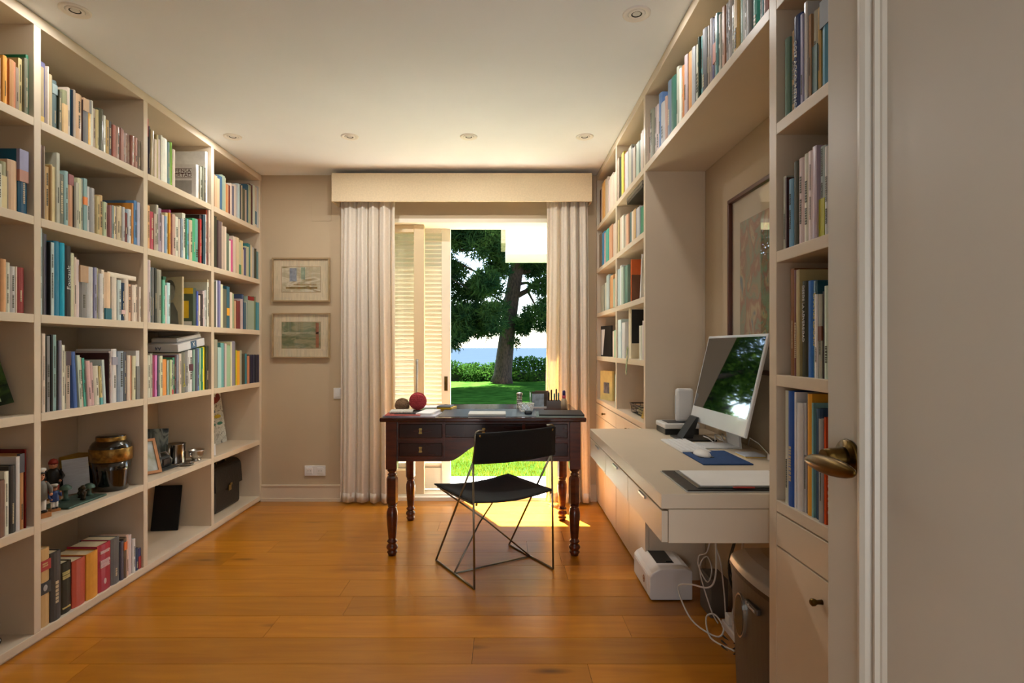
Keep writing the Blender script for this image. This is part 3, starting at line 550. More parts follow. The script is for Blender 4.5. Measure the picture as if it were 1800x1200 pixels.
wall_picture(1.098, 1.442, 'framed green landscape watercolour with red edge, hung below its companion', ['7e8058', '9a9270', '6c7450', 'b0a080'], 9, ((.88, .96, .02, .98, '9a5a38'), (0, 1, .55, .62, 'a8a080')))
hp = MB(); hx0, hx1, hz0, hz1 = px(547, 388, 4.36).x, px(582, 388, 4.36).x, px(547, 388, 4.36).z, px(547, 353, 4.36).z
tag(MB().bbox(hx0, hx1, YB - .003, YB - .0005, hz0, hz1, .001).build('access_panel', M_wall, loc=(hx0, YB, hz0), world=True), 'small square painted access panel beside the pelmet box', 'access panel')
sw = thing('light_switch', 'white light switch half hidden by the curtain edge', 'switch', (-1.265, YB - .001, .79))
MB().bbox(-1.290, -1.228, YB - .009, YB - .001, .785, .868, .002).build('plate', M_wplast, sw, world=True); MB().bbox(-1.278, -1.240, YB - .013, YB - .008, .798, .855, .002).build('rocker', M_wplast, sw, world=True)
so_ = thing('wall_socket', 'white double wall socket above the baseboard', 'socket', (-1.43, YB - .001, .195))
MB().bbox(-1.512, -1.352, YB - .009, YB - .001, .195, .272, .002).build('plate', M_wplast, so_, world=True)
for cx in (-1.475, -1.392):
    f = MB().bbox(cx - .024, cx + .024, YB - .012, YB - .008, .21, .257, .002).build('outlet', M_wplast, so_, world=True)
    for dx in (-.0095, .0095): MB().lathe([(.003, 0), (.003, .001)], (cx + dx, YB - .0115, .233), 10, Matrix.Rotation(R(90), 4, 'X')).build('contact_hole', M_black, f, world=True)
# recessed ceiling spots
M_ring = mat('white_enamel', 'efeae2', .4)
for i, (X, Y, lab) in enumerate(((-1.675, 2.233, 'white recessed downlight before the black vase bay'), (.535, 2.256, 'white recessed downlight before the shelf above the computer'), (-1.688, 3.569, 'white recessed downlight nearest the briefcase bay corner'), (-.953, 3.569, 'white recessed downlight, second from briefcase bay'), (-.207, 3.569, 'white recessed downlight, third from briefcase bay'), (.52, 3.569, 'white recessed downlight beside the narrow bookcase'))):
    t = thing('ceiling_downlight', lab, 'ceiling light', (X, Y, H), group='recessed ceiling spotlights')
    MB().lathe([(.034, -.001), (.044, -.0055), (.051, -.006), (.054, -.004), (.055, 0)], seg=32, cap=False).build('outer_ring', M_ring, t)
    MB().lathe([(.0335, -.0008), (.0375, -.0012), (.0375, -.0002)], seg=32, cap=False).build('shadow_gap', M_black, t)
    MB().lathe([(.021, -.003), (.026, -.006), (.0325, -.003), (.0325, 0)], seg=32, cap=False).build('lamp_ring', M_ring, t)
    MB().lathe([(.0, -.0005), (.021, -.0010), (.022, -.003)], seg=28, cap=False).build('baffle', M_black, t)
    light('downlight_fill', 'AREA', (X, Y, H - .008), (0, 0, 0), 3.0 if -1 < X < 0 else 1.1, (1.0, .97, .93), shape='DISK', size=.07)  # added weak fill at each fitting; the downlights themselves look switched off
    MB().lathe([(.0, -.0022), (.010, -.0022), (.0165, -.0014)], seg=24, cap=False).build('lens', mat('frosted_lens', 'd8d6d0', .3), t)
# ================================================================ WRITING DESK
dk = thing('writing_desk', 'antique dark mahogany writing desk with turned legs before the window', 'desk', (-.1, 3.56, 0))
tx0, tx1, ty0, ty1, tz = -.682, .473, 3.17, 3.95, .785
tp = MB().bbox(tx0, tx1, ty0, ty1, tz - .024, tz, .006); tp.build('desk_top', M_mahogtop, dk, world=True)
MB().bbox(-.49 + .13, .21, 3.22, 3.62, tz, tz + .0015, .0005).build('leather_inset', mat('blue_black_leather', '2a3440', .35, var=.2, scale=60), dk, world=True)
LX = (-.622, .413); LY = (3.23, 3.885); az0, az1 = .533, tz - .024
sq = .031
for x in LX:
    for y in LY:
        lg = MB(); lg.bbox(x - sq, x + sq, y - sq, y + sq, .49, az1, .003)
        lg.lathe([(.016, .49), (.026, .486), (.028, .480), (.022, .474), (.017, .468), (.024, .462), (.026, .456), (.020, .452)], (x, y, 0), 20)
        lg.lathe([(.020, .453), (.031, .440), (.033, .43), (.033, .300), (.029, .290), (.020, .286)], (x, y, 0), 8, sm=False)
        lg.lathe([(.018, .288), (.026, .284), (.026, .278), (.019, .274), (.025, .268), (.031, .245), (.032, .225), (.028, .17), (.023, .105), (.020, .092), (.026, .086), (.030, .080), (.024, .072), (.020, .068), (.029, .058), (.033, .047), (.029, .037), (.022, .030), (.028, .024), (.030, .018), (.024, .010), (.021, 0)], (x, y, 0), 22)
        lg.build('leg', M_mahog, dk, world=True)
fy = 3.222
def arch(x, ax0, ax1): # underside height of the kneehole apron
    if x < ax0 or x > ax1: return az0
    w = .19; d = min(x - ax0, ax1 - x)
    if d >= w: return .63
    s = d / w; return az0 + (.63 - az0) * (3 * s * s - 2 * s ** 3)
for yy0, yy1, nm in ((fy, fy + .022, 'front_apron'), (3.865, 3.885, 'rear_apron')):
    pts = []; n = 60; xs = [LX[0] + sq + (LX[1] - LX[0] - 2 * sq) * i / n for i in range(n + 1)]
    poly = [(x, arch(x, -.305, .10)) for x in xs] + [(xs[-1], az1), (xs[0], az1)]
    mb = MB(); Mx = Matrix(((1, 0, 0, 0), (0, 0, -1, yy1), (0, 1, 0, 0), (0, 0, 0, 1)))
    vs = []
    for i in range(n): mb.prism([poly[i], poly[i + 1], (xs[i + 1], az1), (xs[i], az1)], 0, yy1 - yy0, Mx)
    mb.build(nm, M_mahog, dk, world=True)
for x in (LX[0], LX[1]): MB().box(x - .012, x + .012, LY[0] + sq, LY[1] - sq, az0, az1).build('side_apron', M_mahog, dk, world=True)
for x0, x1 in ((LX[0] + .012, -.285), (.08, LX[1] - .012)): MB().box(x0, x1, fy + .022, 3.865, az0 + .004, az0 + .02).build('drawer_base', M_mahog, dk, world=True)
M_lock = mat('lock_brass', 'a48a50', .35, 1.0, var=.2, scale=40)
M_drw = mat('mahogany_drawer_front', '36130a', .25, var=.4, scale=6, stretch=(1, 6, 6), coat=.3)
def drawer(x0, x1, z0, z1, lock=True):
    d = MB().bbox(x0, x1, fy - .006, fy, z0, z1, .003).build('drawer', M_drw, dk, world=True)
    rim = MB()
    for b in ((x0 - .004, x1 + .004, z0 - .004, z0), (x0 - .004, x1 + .004, z1, z1 + .004), (x0 - .004, x0, z0, z1), (x1, x1 + .004, z0, z1)): rim.box(b[0], b[1], fy - .004, fy, b[2], b[3])
    rim.build('bead', M_mahog, d, world=True)
    if lock:
        xm, zm = (x0 + x1) / 2, (z0 + z1) / 2; k = MB(); M_ = Matrix(((1, 0, 0, xm), (0, 0, 1, fy - .0075), (0, 1, 0, zm), (0, 0, 0, 1)))
        pts = [(-.008, -.016), (.008, -.016), (.010, -.010), (.006, -.006), (.006, .006), (.010, .010), (.007, .016), (-.007, .016), (-.010, .010), (-.006, .006), (-.006, -.006), (-.010, -.010)]
        k.prism(pts, -.001, .0015, M_).build('keyhole_plate', M_lock, d, world=True)
        MB().box(xm - .0015, xm + .0015, fy - .0092, fy - .008, zm - .006, zm + .006).build('keyhole', M_black, d, world=True)
for x0, x1 in ((LX[0] + .040, -.338), (.133, LX[1] - .040)):
    drawer(x0, x1, .665, .745); drawer(x0, x1, .562, .638)
drawer(-.320, .116, .668, .745)
for zz in (.652, .548): 
    for x0, x1 in ((LX[0] + sq, -.333), (.128, LX[1] - sq)): MB().box(x0, x1, fy - .003, fy, zz - .006, zz + .006).build('rail', M_mahog, dk, world=True)
MB().box(-.322, .118, fy - .003, fy, .650, .660).build('rail', M_mahog, dk, world=True)
for xx in (-.330, .125): MB().box(xx - .006, xx + .006, fy - .004, fy, .552, az1).build('mullion', M_mahog, dk, world=True)
# ================================================================ WIRE CHAIR
M_canvas = mat('black_canvas', '0f0d0a', .85, var=.3, scale=120, bump=.15); M_wire = mat('dark_chrome_rod', '8f8776', .28, 1.0)
ch = thing('wire_chair', 'wire framed folding style chair with black canvas seat and back', 'chair', (-.045, 3.076, 0), R(31.5))
W2, D2 = .238, .219; SZ = .415; AZ = .617; BZ = .770
fz = .0055; r_ = .0055
for s in (-1, 1):
    a = (s * W2, -D2, fz); b = (s * W2, D2, fz); ap = (s * W2, -D2 + .012, AZ)
    MB().tube([b, a], r_).build('floor_rail', M_wire, ch); MB().tube([a, ap], r_).build('rear_leg', M_wire, ch); MB().tube([b, ap], r_).build('front_leg', M_wire, ch)
    t = MB(); t.tube([ap, (s * W2, -D2 - .004, AZ + .06), (s * W2, -D2 - .010, BZ - .016), (s * (W2 - .006), -D2 - .0105, BZ - .005), (s * (W2 - .018), -D2 - .011, BZ), (s * (W2 - .05), -D2 - .011, BZ)], r_)
    t.build('back_post', M_wire, ch)
    MB().tube([(s * W2, 0, fz), (s * W2 * .1, D2 * .5, SZ * .5), (-s * (W2 - .01), D2 - .012, SZ - .008)], .0045).build('cross_rod', M_wire, ch)
    MB().tube([(s * W2, -D2 + .008, SZ - .003), (s * (W2 - .004), D2 - .012, SZ - .003)], .005).build('seat_rail', M_wire, ch)
MB().tube([(-W2, 0, fz), (W2, 0, fz)], .0045).build('floor_stretcher', M_wire, ch)
st = MB(); n = 14; vs = []
for j in range(n + 1):
    for i in range(n + 1):
        u, v = i / n, j / n; vs.append(((u - .5) * 2 * (W2 + .004), -D2 + .006 + v * (2 * D2 + .01), SZ + .004 - .030 * math.sin(math.pi * u) * (.6 + .4 * math.sin(math.pi * v)) + .006 * abs(u - .5)))
st.add(vs, [(j*(n+1)+i, j*(n+1)+i+1, (j+1)*(n+1)+i+1, (j+1)*(n+1)+i) for j in range(n) for i in range(n)], True); st.build('seat', M_canvas, ch, solid=.007)
bk = MB(); vs = []
for j in range(9):
    for i in range(n + 1):
        u, v = i / n, j / 8; vs.append(((u - .5) * 2 * (W2 + .005 - .004 * v), -D2 - .002 - .012 * v - .022 * math.sin(math.pi * u), AZ - .006 + v * (BZ - AZ - .004) - .006 * math.sin(math.pi * u) * (1 - v)))
bk.add(vs, [(j*(n+1)+i, j*(n+1)+i+1, (j+1)*(n+1)+i+1, (j+1)*(n+1)+i) for j in range(8) for i in range(n)], True); bk.build('backrest', M_canvas, ch, solid=.012)
for s in (-1, 1):
    for v in ((s * (W2 - .022), -D2 - .021, BZ - .022), (s * (W2 - .014), -D2 + .004, SZ - .004)): MB().lathe([(.0, .002), (.007, .0015), (.007, 0)], v, 12, Matrix.Rotation(R(90), 4, 'X'), cap=False).build('rivet', M_lock, ch)
# ================================================================ COMPUTER DESK THINGS
pc = thing('desktop_computer', 'white all-in-one desktop computer with dark glossy screen', 'computer', (.90, 2.355, WZ))
th = math.atan2(.968 - .878, 1.229 - .845); Mp = Matrix.Translation((.878, 2.3545, .845)) @ Matrix.Rotation(R(2), 4, 'Z') @ Matrix.Rotation(th, 4, 'Y')   # panel space: y width, z up, +x back
def slab(x0, x1, y0, y1, z0, z1, b=.002): 
    bm = bmesh.new(); bmesh.ops.create_cube(bm, size=1, matrix=Matrix.Translation(((x0+x1)/2, (y0+y1)/2, (z0+z1)/2)) @ Matrix.Diagonal((x1-x0, y1-y0, z1-z0, 1)))
    if b: bmesh.ops.bevel(bm, geom=bm.edges[:], offset=b, segments=2, profile=.5, affect='EDGES')
    return MB().bm(bm, M=Mp)
M_alu = mat('pale_silver_shell', 'e4e6e8', .3, 0.0, var=.02, scale=5); M_scr = mat('black_screen_glass', '05070a', .04, spec=.9, coat=1.0, Coat_Roughness=0.02)
M_scr.node_tree.nodes['Principled BSDF'].inputs['Coat Roughness'].default_value = .02
hw = .2735; ph = .3945
slab(0, .0115, -hw, hw, 0, ph, .003).build('shell', M_alu, pc, world=True); slab(-.0008, 0, -hw + .004, hw - .004, .004, ph - .004, 0).build('bezel', mat('white_bezel', 'dfe3e6', .22, coat=.5), pc, world=True)
slab(-.0014, -.0006, -hw + .011, hw - .011, .068, ph - .011, 0).build('screen', M_scr, pc, world=True)
MB().box(.82, .968, 2.29, 2.42, WZ, WZ + .006).build('foot', M_alu, pc, world=True, bevel=.002)
MB().prism([(.958, WZ + .004), (.966, WZ + .004), (.952, WZ + .22), (.940, WZ + .22)], 2.29, 2.42, Matrix(((1, 0, 0, 0), (0, 0, 1, 0), (0, 1, 0, 0), (0, 0, 0, 1)))).build('stand', M_alu, pc, world=True)
kb = thing('keyboard', 'slim white keyboard in front of the computer', 'keyboard', (.755, 2.37, WZ))
MB().bbox(.697, .812, 2.20, 2.50, WZ, WZ + .0075, .003).build('case', M_wplast, kb, world=True)
kmesh = MB().bbox(-.0085, .0085, -.0085, .0085, 0, .0022, .001); km = bpy.data.meshes.new('key'); km.from_pydata(kmesh.v, [], kmesh.f); km.materials.append(mat('white_key', 'f4f4f4', .5))
for i in range(5):
    for j in range(14): shared('key', km, kb, (.710 + i * .0215 - .755, 2.215 + j * .0207 - 2.37, .0076))
mp_ = tag(MB().bbox(.70, .875, 1.975, 2.235, WZ, WZ + .005, .002).build('mouse_pad', mat('navy_mouse_pad', '1d4478', .8, var=.1, scale=60), loc=(.79, 2.1, WZ), world=True), 'dark blue mouse pad on the computer desk', 'mouse pad')
ms = thing('computer_mouse', 'white low curved computer mouse on blue pad', 'mouse', (.752, 2.135, WZ + .005))
mm = MB(); mm.sphere((0, 0, 0), 1, 20, 12, (.029, .057, .022)); mm.v = [(a, b, max(0.001, c)) for a, b, c in mm.v]; mm.build('shell', M_wplast, ms)
MB().bbox(-.026, .026, -.052, .052, 0, .002, .0005).build('base', M_blackp, ms)
cb = thing('document_folder', 'black open document folder on the near end of computer desk', 'folder', (.73, 1.74, WZ))
MB().bbox(.525, .945, 1.606, 1.868, WZ, WZ + .006, .002).build('folder_back', M_blackp, cb, world=True); MB().bbox(.521, .945, 1.603, 1.872, WZ + .0003, WZ + .003, .001).build('rim', mat('silver_rim', 'b6b4ae', .4), cb, world=True)
MB().bbox(.56, .93, 1.625, 1.850, WZ + .006, WZ + .0085, .001).build('clear_sleeve', mat('clear_sleeve', '3a3c3a', .12, coat=.6), cb, world=True)
tag(MB().box(.575, .865, 1.645, 1.845, WZ + .0085, WZ + .0105).build('paper_sheet', M_paper, loc=(.72, 1.75, WZ + .0085), world=True), 'blank white paper sheets lying on the black folder', 'paper')
tag(MB().box(.66, .72, 1.618, 1.626, WZ + .0085, WZ + .0115).build('pencil_stub', mat('red_lacquer', 'a83020', .4), loc=(.69, 1.622, WZ + .0085), world=True), 'short flat red strip at the folder edge', 'clip')
npd = thing('note_pad', 'small pale blue note pad with yellow edge behind the mouse pad', 'note pad', (.94, 2.14, WZ))
MB().box(.90, .975, 2.10, 2.19, WZ, WZ + .004).build('yellow_sheets', mat('yellow_paper', 'e2c468', .8), npd, world=True); MB().box(.90, .975, 2.102, 2.192, WZ + .004, WZ + .008).build('blue_sheets', mat('pale_blue_paper', 'ccd4e2', .8), npd, world=True)
ub = thing('adapter_plug', 'white cable adapter with black tip beside the computer foot', 'adapter', (.985, 2.02, WZ))
MB().bbox(.965, .995, 2.02, 2.07, WZ + .0005, WZ + .022, .003).build('body', M_wplast, ub, world=True); MB().bbox(.97, .99, 1.985, 2.02, WZ + .003, WZ + .018, .002).build('tip', M_blackp, ub, world=True)
MB().tube([(.98, 2.07, WZ + .011), (.975, 2.16, WZ + .045), (.985, 2.26, WZ + .05), (1.0, 2.31, WZ + .012)], .0018).build('cable', M_wplast, ub, world=True)
tag(MB().sphere((.985, 1.72, WZ + .0225), .0225).build('small_ball', mat('orange_red_rubber', 'c8482c', .5, var=.1), loc=(.985, 1.72, WZ), world=True), 'small orange red ball at the back of the computer desk', 'ball')
hb = thing('network_hub', 'low white and black network box beside the desk shelf', 'network box', (.845, 2.735, WZ))
MB().bbox(.765, .925, 2.665, 2.815, WZ, WZ + .028, .004).build('base', M_blackp, hb, world=True); MB().bbox(.762, .928, 2.662, 2.818, WZ + .028, WZ + .052, .006).build('cover', M_wplast, hb, world=True)
MB().box(.785, .905, 2.685, 2.795, WZ + .052, WZ + .0528).build('top_inlay', mat('dark_grey_inlay', '44464a', .4), hb, world=True)
rt = thing('router_tower', 'upright white router standing on the network box', 'router', (.875, 2.735, WZ + .0528))
MB().bbox(.835, .918, 2.715, 2.752, WZ + .053, WZ + .213, .012).build('housing', M_wplast, rt, world=True); MB().box(.8335, .8355, 2.727, 2.740, WZ + .09, WZ + .18).build('front_strip', mat('light_strip_plastic', 'cfd2d4', .3), rt, world=True)
ds = thing('device_stand', 'black wedge shaped device stand behind the keyboard', 'stand', (.86, 2.545, WZ))
MB().bbox(.775, .935, 2.47, 2.62, WZ, WZ + .008, .002).build('foot', M_blackp, ds, world=True)
MB().prism([(.80, WZ + .008), (.845, WZ + .008), (.872, WZ + .10), (.860, WZ + .10)], 2.515, 2.60, Matrix(((1, 0, 0, 0), (0, 0, 1, 0), (0, 1, 0, 0), (0, 0, 0, 1)))).build('wedge', M_blackp, ds, world=True)
for i, (a, b, c) in enumerate((((.93, 2.45), (.90, 2.47), .02), ((.95, 2.53), (.92, 2.44), .03))):
    q = MB(); pts = [(.985 - .012 * k * (1 - i * .4), 2.44 + .035 * math.sin(k * 1.6 + i), WZ + .004 + c * abs(math.sin(k * .9 + i))) for k in range(10)]; q.tube(pts, .0025)
    tag(q.build('computer_cable', M_wplast, loc=(.95, 2.45, WZ), world=True), ['white cable curling behind the computer foot', 'white looped cable tangled beside the black device stand'][i], 'cable')
# framed print in the niche
M_fdark = mat('reddish_wood_frame', '5a2a14', .35, var=.2, scale=12)
fp = thing('framed_print', 'large wood framed colourful print behind the computer', 'picture', (XR - .001, 2.12, 1.07)); fx = XR - .001; f0, f1, g0, g1 = 1.70, 2.543, 1.07, 1.832; fw = .018
for b in ((f0, f1, g1 - fw, g1), (f0, f1, g0, g0 + fw), (f0, f0 + fw, g0 + fw, g1 - fw), (f1 - fw, f1, g0 + fw, g1 - fw)): MB().box(fx - .022, fx, b[0], b[1], b[2], b[3]).build('frame_rail', M_fdark, fp, world=True, bevel=.003)
MB().box(fx - .005, fx, f0 + fw, f1 - fw, g0 + fw, g1 - fw).build('mount', mat('grey_mount', 'cbbfa8', .8), fp, world=True)
MB().box(fx - .006, fx - .005, f0 + .12, f1 - .10, g0 + .10, g1 - .12).build('print', art_mat('abstract_print', ['6a7a80', 'a08468', '7c8c74', '9a6a58', 'b4a07c', '587884'], 14, (1, 1, .6), 4), fp, world=True)
MB().box(fx - .012, fx - .0105, f0 + fw, f1 - fw, g0 + fw, g1 - fw).build('glazing', M_glass, fp, world=True)
# printer, shredder, cables under the desk
pr = thing('laser_printer', 'compact white laser printer on the floor under computer desk', 'printer', (.79, 2.80, 0))
P0, P1, Q0, Q1 = .686, .885, 2.637, 2.955
pb = MB(); pol = [(P0 + .006, .006), (P1, .006), (P1, .138), (P1 - .03, .150), (P0 + .05, .150), (P0 + .012, .128), (P0, .112), (P0, .02)]
pb.prism(pol, Q0, Q1, Matrix(((1, 0, 0, 0), (0, 0, 1, 0), (0, 1, 0, 0), (0, 0, 0, 1)))); pb.build('housing', M_wplast, pr, world=True, bevel=.005)
MB().box(P0 + .015, P1 - .01, Q0 + .015, Q1 - .015, 0, .007).build('foot', M_blackp, pr, world=True)
MB().bbox(P0 - .002, P0 + .003, Q0 + .05, Q1 - .02, .025, .105, .001).build('front_flap', M_wplast, pr, world=True)
MB().bbox(P0 + .052, P0 + .135, Q0 + .075, Q1 - .055, .1485, .1515, .001).build('paper_exit', M_blackp, pr, world=True)
MB().box(P0 + .10, P0 + .13, Q0 + .085, Q0 + .10, .1512, .156).build('paper_stop', M_blackp, pr, world=True)
em = MB(); pts = [(P0 - .003, Q0 + .10 + .012 * math.cos(a), .068 + .016 * math.sin(a)) for a in [k * 6.2832 / 20 for k in range(20)]]; em.tube(pts, .0016, 6, True); em.build('round_emblem', mat('copper_emblem', 'b07850', .4), pr, world=True)
lettering('hp', .02, mat('copper_emblem', 'b07850'), pr, (P0 - .0025 - .79, Q0 + .10 - 2.80, .068), (R(90), 0, R(-90)), 'emblem_letters')
sd = thing('paper_shredder', 'grey and black floor standing paper shredder under desk edge', 'shredder', (.88, 1.72, 0))
M_shr = mat('bronze_grey_plastic', '4a4238', .35, var=.08, scale=10); M_lid = mat('silver_grey_lid', 'a8a296', .28, var=.05, scale=10)
def outline(off=0):
    p = []
    for k in range(13):
        v = k / 12; p.append((.735 - off + .016 * (2 * v - 1) ** 2, 1.555 - off + (1.862 - 1.555 + 2 * off) * v))
    return p + [(.982, 1.862 + off), (.982, 1.555 - off)]
sb = MB(); lo = [(a + (.012 if a < .9 else 0), b) for a, b in outline(-.006)]; hi = outline(0); n = len(hi)
sb.add([(a, b, .01) for a, b in lo] + [(a, b, .47) for a, b in hi], [tuple(reversed(range(n))), tuple(range(n, 2 * n))] + [(i, (i+1) % n, n + (i+1) % n, n + i) for i in range(n)]); sb.build('bin', M_shr, sd, world=True)
MB().prism(outline(.004), .47, .484).build('rim', M_blackp, sd, world=True)
ld = MB(); rings = [(.004, .484), (.0, .505), (-.03, .532), (-.065, .545)]; vs = []
for off, z in rings: vs += [(a if a < .95 else .98, b, z) for a, b in outline(off)]
fs = []
for i in range(3): fs += [(i*n + k, i*n + (k+1) % n, (i+1)*n + (k+1) % n, (i+1)*n + k) for k in range(n)]
fs.append(tuple(3 * n + k for k in range(n))); ld.add(vs, fs, True); ld.build('lid', M_lid, sd, world=True, smooth=False, bevel=.004)
MB().bbox(.855, .89, 1.60, 1.82, .538, .550, .003).build('paper_slot', M_blackp, sd, world=True)
MB().prism([(.92, .540), (.98, .540), (.98, .575), (.94, .575)], 1.57, 1.85, Matrix(((1, 0, 0, 0), (0, 0, 1, 0), (0, 1, 0, 0), (0, 0, 0, 1)))).build('control_hump', M_blackp, sd, world=True)
wn = MB(); el = [(.030 * math.cos(a), .062 * math.sin(a)) for a in [k * 6.2832 / 28 for k in range(28)]]; Mw = Matrix(((0, 0, 1, .742), (1, 0, 0, 1.755), (0, 1, 0, .352), (0, 0, 0, 1)))
wn.prism([(a * 1.15, b * 1.1) for a, b in el], -.010, .01, Mw).build('window_ring', mat('polished_trim', 'c9c4b8', .2, .8), sd, world=True); MB().prism(el, -.0115, .01, Mw).build('fill_window', mat('dark_smoked_window', '2c2a26', .1), sd, world=True)
MB().bbox(.727, .742, 1.625, 1.705, .408, .426, .004).build('badge', M_shr, sd, world=True)
lettering('Fellowes', .017, mat('silver_letters', 'cfcac0', .4), sd, (.7262 - .88, 1.665 - 1.72, .417), (R(90), 0, R(-90)), 'badge_lettering')
M_cab = mat('white_cable', 'd8d4cc', .5); M_cabk = mat('black_cable', '1c1a18', .5)
def cable(pts, r, m, label, nm='power_cable'):
    P_ = [Vector(p) for p in pts]; out = []
    for i in range(len(P_) - 1):
        p0, p1, p2, p3 = P_[max(0, i-1)], P_[i], P_[i+1], P_[min(len(P_)-1, i+2)]
        for k in range(6):
            t = k / 6; out.append(.5 * ((2*p1) + (p2-p0)*t + (2*p0 - 5*p1 + 4*p2 - p3)*t*t + (3*p1 - p0 - 3*p2 + p3)*t**3))
    out.append(P_[-1]); tag(MB().tube(out, r, 7).build(nm, m, loc=P_[-1], world=True), label, 'cable', 'cables hanging under the desk')
CZ = WZ - .14
cable([(.885, 2.36, CZ), (.88, 2.34, .40), (.872, 2.32, .25), (.85, 2.34, .19), (.80, 2.42, .17), (.775, 2.50, .12), (.80, 2.40, .03), (.87, 2.31, .004), (.905, 2.32, .03), (.90, 2.40, .05), (.87, 2.42, .03), (.845, 2.30, .0035), (.90, 2.20, .0035)], .0035, M_cab, 'white cable sweeping in a wide loop beside the printer')
cable([(.90, 2.45, CZ), (.905, 2.44, .45), (.89, 2.46, .30), (.86, 2.48, .27), (.85, 2.45, .23), (.875, 2.42, .18), (.905, 2.45, .22), (.90, 2.50, .26), (.87, 2.50, .20), (.895, 2.44, .06), (.92, 2.42, .004)], .003, M_cab, 'white cable knotted in small loops above the printer corner')
cable([(.93, 2.40, CZ), (.925, 2.42, .50), (.90, 2.40, .36), (.915, 2.38, .28), (.94, 2.40, .12), (.93, 2.36, .004)], .003, M_cab, 'white cable dropping straight under the desk')
cable([(.95, 2.22, CZ), (.95, 2.24, .42), (.935, 2.22, .30), (.90, 2.18, .22), (.875, 2.16, .15), (.90, 2.14, .12), (.94, 2.18, .14), (.95, 2.25, .08), (.93, 2.28, .004)], .0035, M_cab, 'white cable looping close to the shredder')
cable([(.97, 2.30, CZ), (.965, 2.28, .40), (.94, 2.26, .25), (.955, 2.22, .10), (.93, 2.16, .005)], .003, M_cab, 'white cable sagging against the back wall')
for i, (x, y) in enumerate(((.93, 2.30), (.95, 2.34), (.915, 2.26))):
    cable([(x, y, CZ), (x + .01, y - .02, .45), (x - .01, y + .01, .28), (x + .02, y - .04, .12), (x - .02, y - .08, .004), (x - .05, y - .02, .004)], .0035, M_cabk, ['black cable bunched under the desk, thickest of three', 'black cable hanging nearest the back wall', 'black cable hanging nearest the printer'][i])
ps = thing('power_strip', 'white power strip with plugs lying among the cables', 'power strip', (.945, 2.27, 0))
MB().bbox(.925, .968, 2.16, 2.40, 0, .035, .006).build('bar', M_wplast, ps, world=True)
for k in range(3): MB().bbox(.93, .964, 2.18 + k * .075, 2.225 + k * .075, .035, .075, .006).build('plug', M_wplast, ps, world=True)
bx_ = MB().bbox(.905, .985, 2.47, 2.60, 0, .17, .006); tag(bx_.build('cable_box', mat('brown_grey_plastic', '5c5246', .5), loc=(.94, 2.53, 0), world=True), 'brownish plastic box behind the white printer', 'box')
tag(MB().bbox(.93, .99, 2.33, 2.42, .45, CZ, .006).build('power_brick', M_blackp, loc=(.96, 2.38, CZ), world=True), 'black power brick fixed under the computer desk', 'power brick')
# ================================================================ THINGS ON THE WRITING DESK
DZ = tz
XZ = Matrix(((1, 0, 0, 0), (0, 0, 1, 0), (0, 1, 0, 0), (0, 0, 0, 1)))     # prism (x,z) profile extruded along y
def flat(name, cx, cy, w_, d_, z, h, m, label, cat, rot=0, group=None, bev=.0008, pages=False):
    o = MB().bbox(-w_/2, w_/2, -d_/2, d_/2, 0, h, min(bev, h / 3)).build(name, m, loc=(cx, cy, z)); o.rotation_euler = (0, 0, R(rot)); return tag(o, label, cat, group)
M_news = mat('newsprint', 'cfcabc', .85, var=.5, scale=90, stretch=(1, 3, 1)); M_redp = mat('red_card', 'b04a3c', .7); M_grn = mat('green_card', '6a9a60', .7)
flat('magazine', -.515, 3.31, .30, .22, DZ, .007, mat('pale_violet_magazine', 'c6c0cc', .4, var=.15, scale=20), 'glossy pale magazine lowest in the pile under the wool', 'magazine', -4)
flat('paper_folder', -.565, 3.30, .20, .20, DZ + .007, .004, M_redp, 'red paper folder in the pile under the wool', 'folder', 3)
flat('white_booklet', -.43, 3.34, .09, .22, DZ + .0071, .012, M_paper, 'thick white booklet at the pile edge facing leather inset', 'booklet', -8)
flat('black_folder', -.525, 3.345, .17, .20, DZ + .0111, .005, M_black, 'black folder beneath the balls of wool', 'folder', -3)
flat('newspaper', -.585, 3.325, .13, .14, DZ + .0162, .009, M_news, 'small folded newspaper on the black folder', 'newspaper', 6)
M_wool1 = mat('heather_brown_wool', '8a6a4c', .95, var=.4, scale=140, bump=.6); M_wool2 = mat('coral_wool', 'c0444a', .95, var=.3, scale=140, bump=.6)
def yarn(cx, cy, z, r, m, label):
    b = MB(); b.sphere((0, 0, r), r * .97, 28, 18); rg = random.Random(int(r * 1e4))
    t = thing('ball_of_wool', label, 'wool', (cx, cy, z)); b.build('core', m, t)
    for k in range(14):
        Mr = Matrix.Rotation(rg.uniform(0, 3.14), 3, 'X') @ Matrix.Rotation(rg.uniform(0, 3.14), 3, 'Z'); rr_ = r * rg.uniform(.985, 1.0)
        off = rg.uniform(-.45, .45) * r; q = math.sqrt(max(1e-6, rr_ ** 2 - off ** 2))
        pts = [Mr @ Vector((q * math.cos(a), q * math.sin(a), off)) + Vector((0, 0, r)) for a in [i * 6.2832 / 30 for i in range(30)]]
        pts = [p for p in pts]
        MB().tube(pts, r * .035, 5, True).build('strand', m, t)
yarn(-.602, 3.44, DZ + .0005, .043, M_wool1, 'heather brown ball of wool beside the coral one'); yarn(-.508, 3.445, DZ + .0165, .052, M_wool2, 'coral red ball of wool on the paper pile')
flat('letter_pad', -.455, 3.70, .10, .13, DZ, .010, M_paper, 'white letter pad behind the wool', 'pad', 4); flat('green_card', -.46, 3.57, .075, .05, DZ, .006, M_grn, 'green card lying behind the coral wool', 'card', -6)
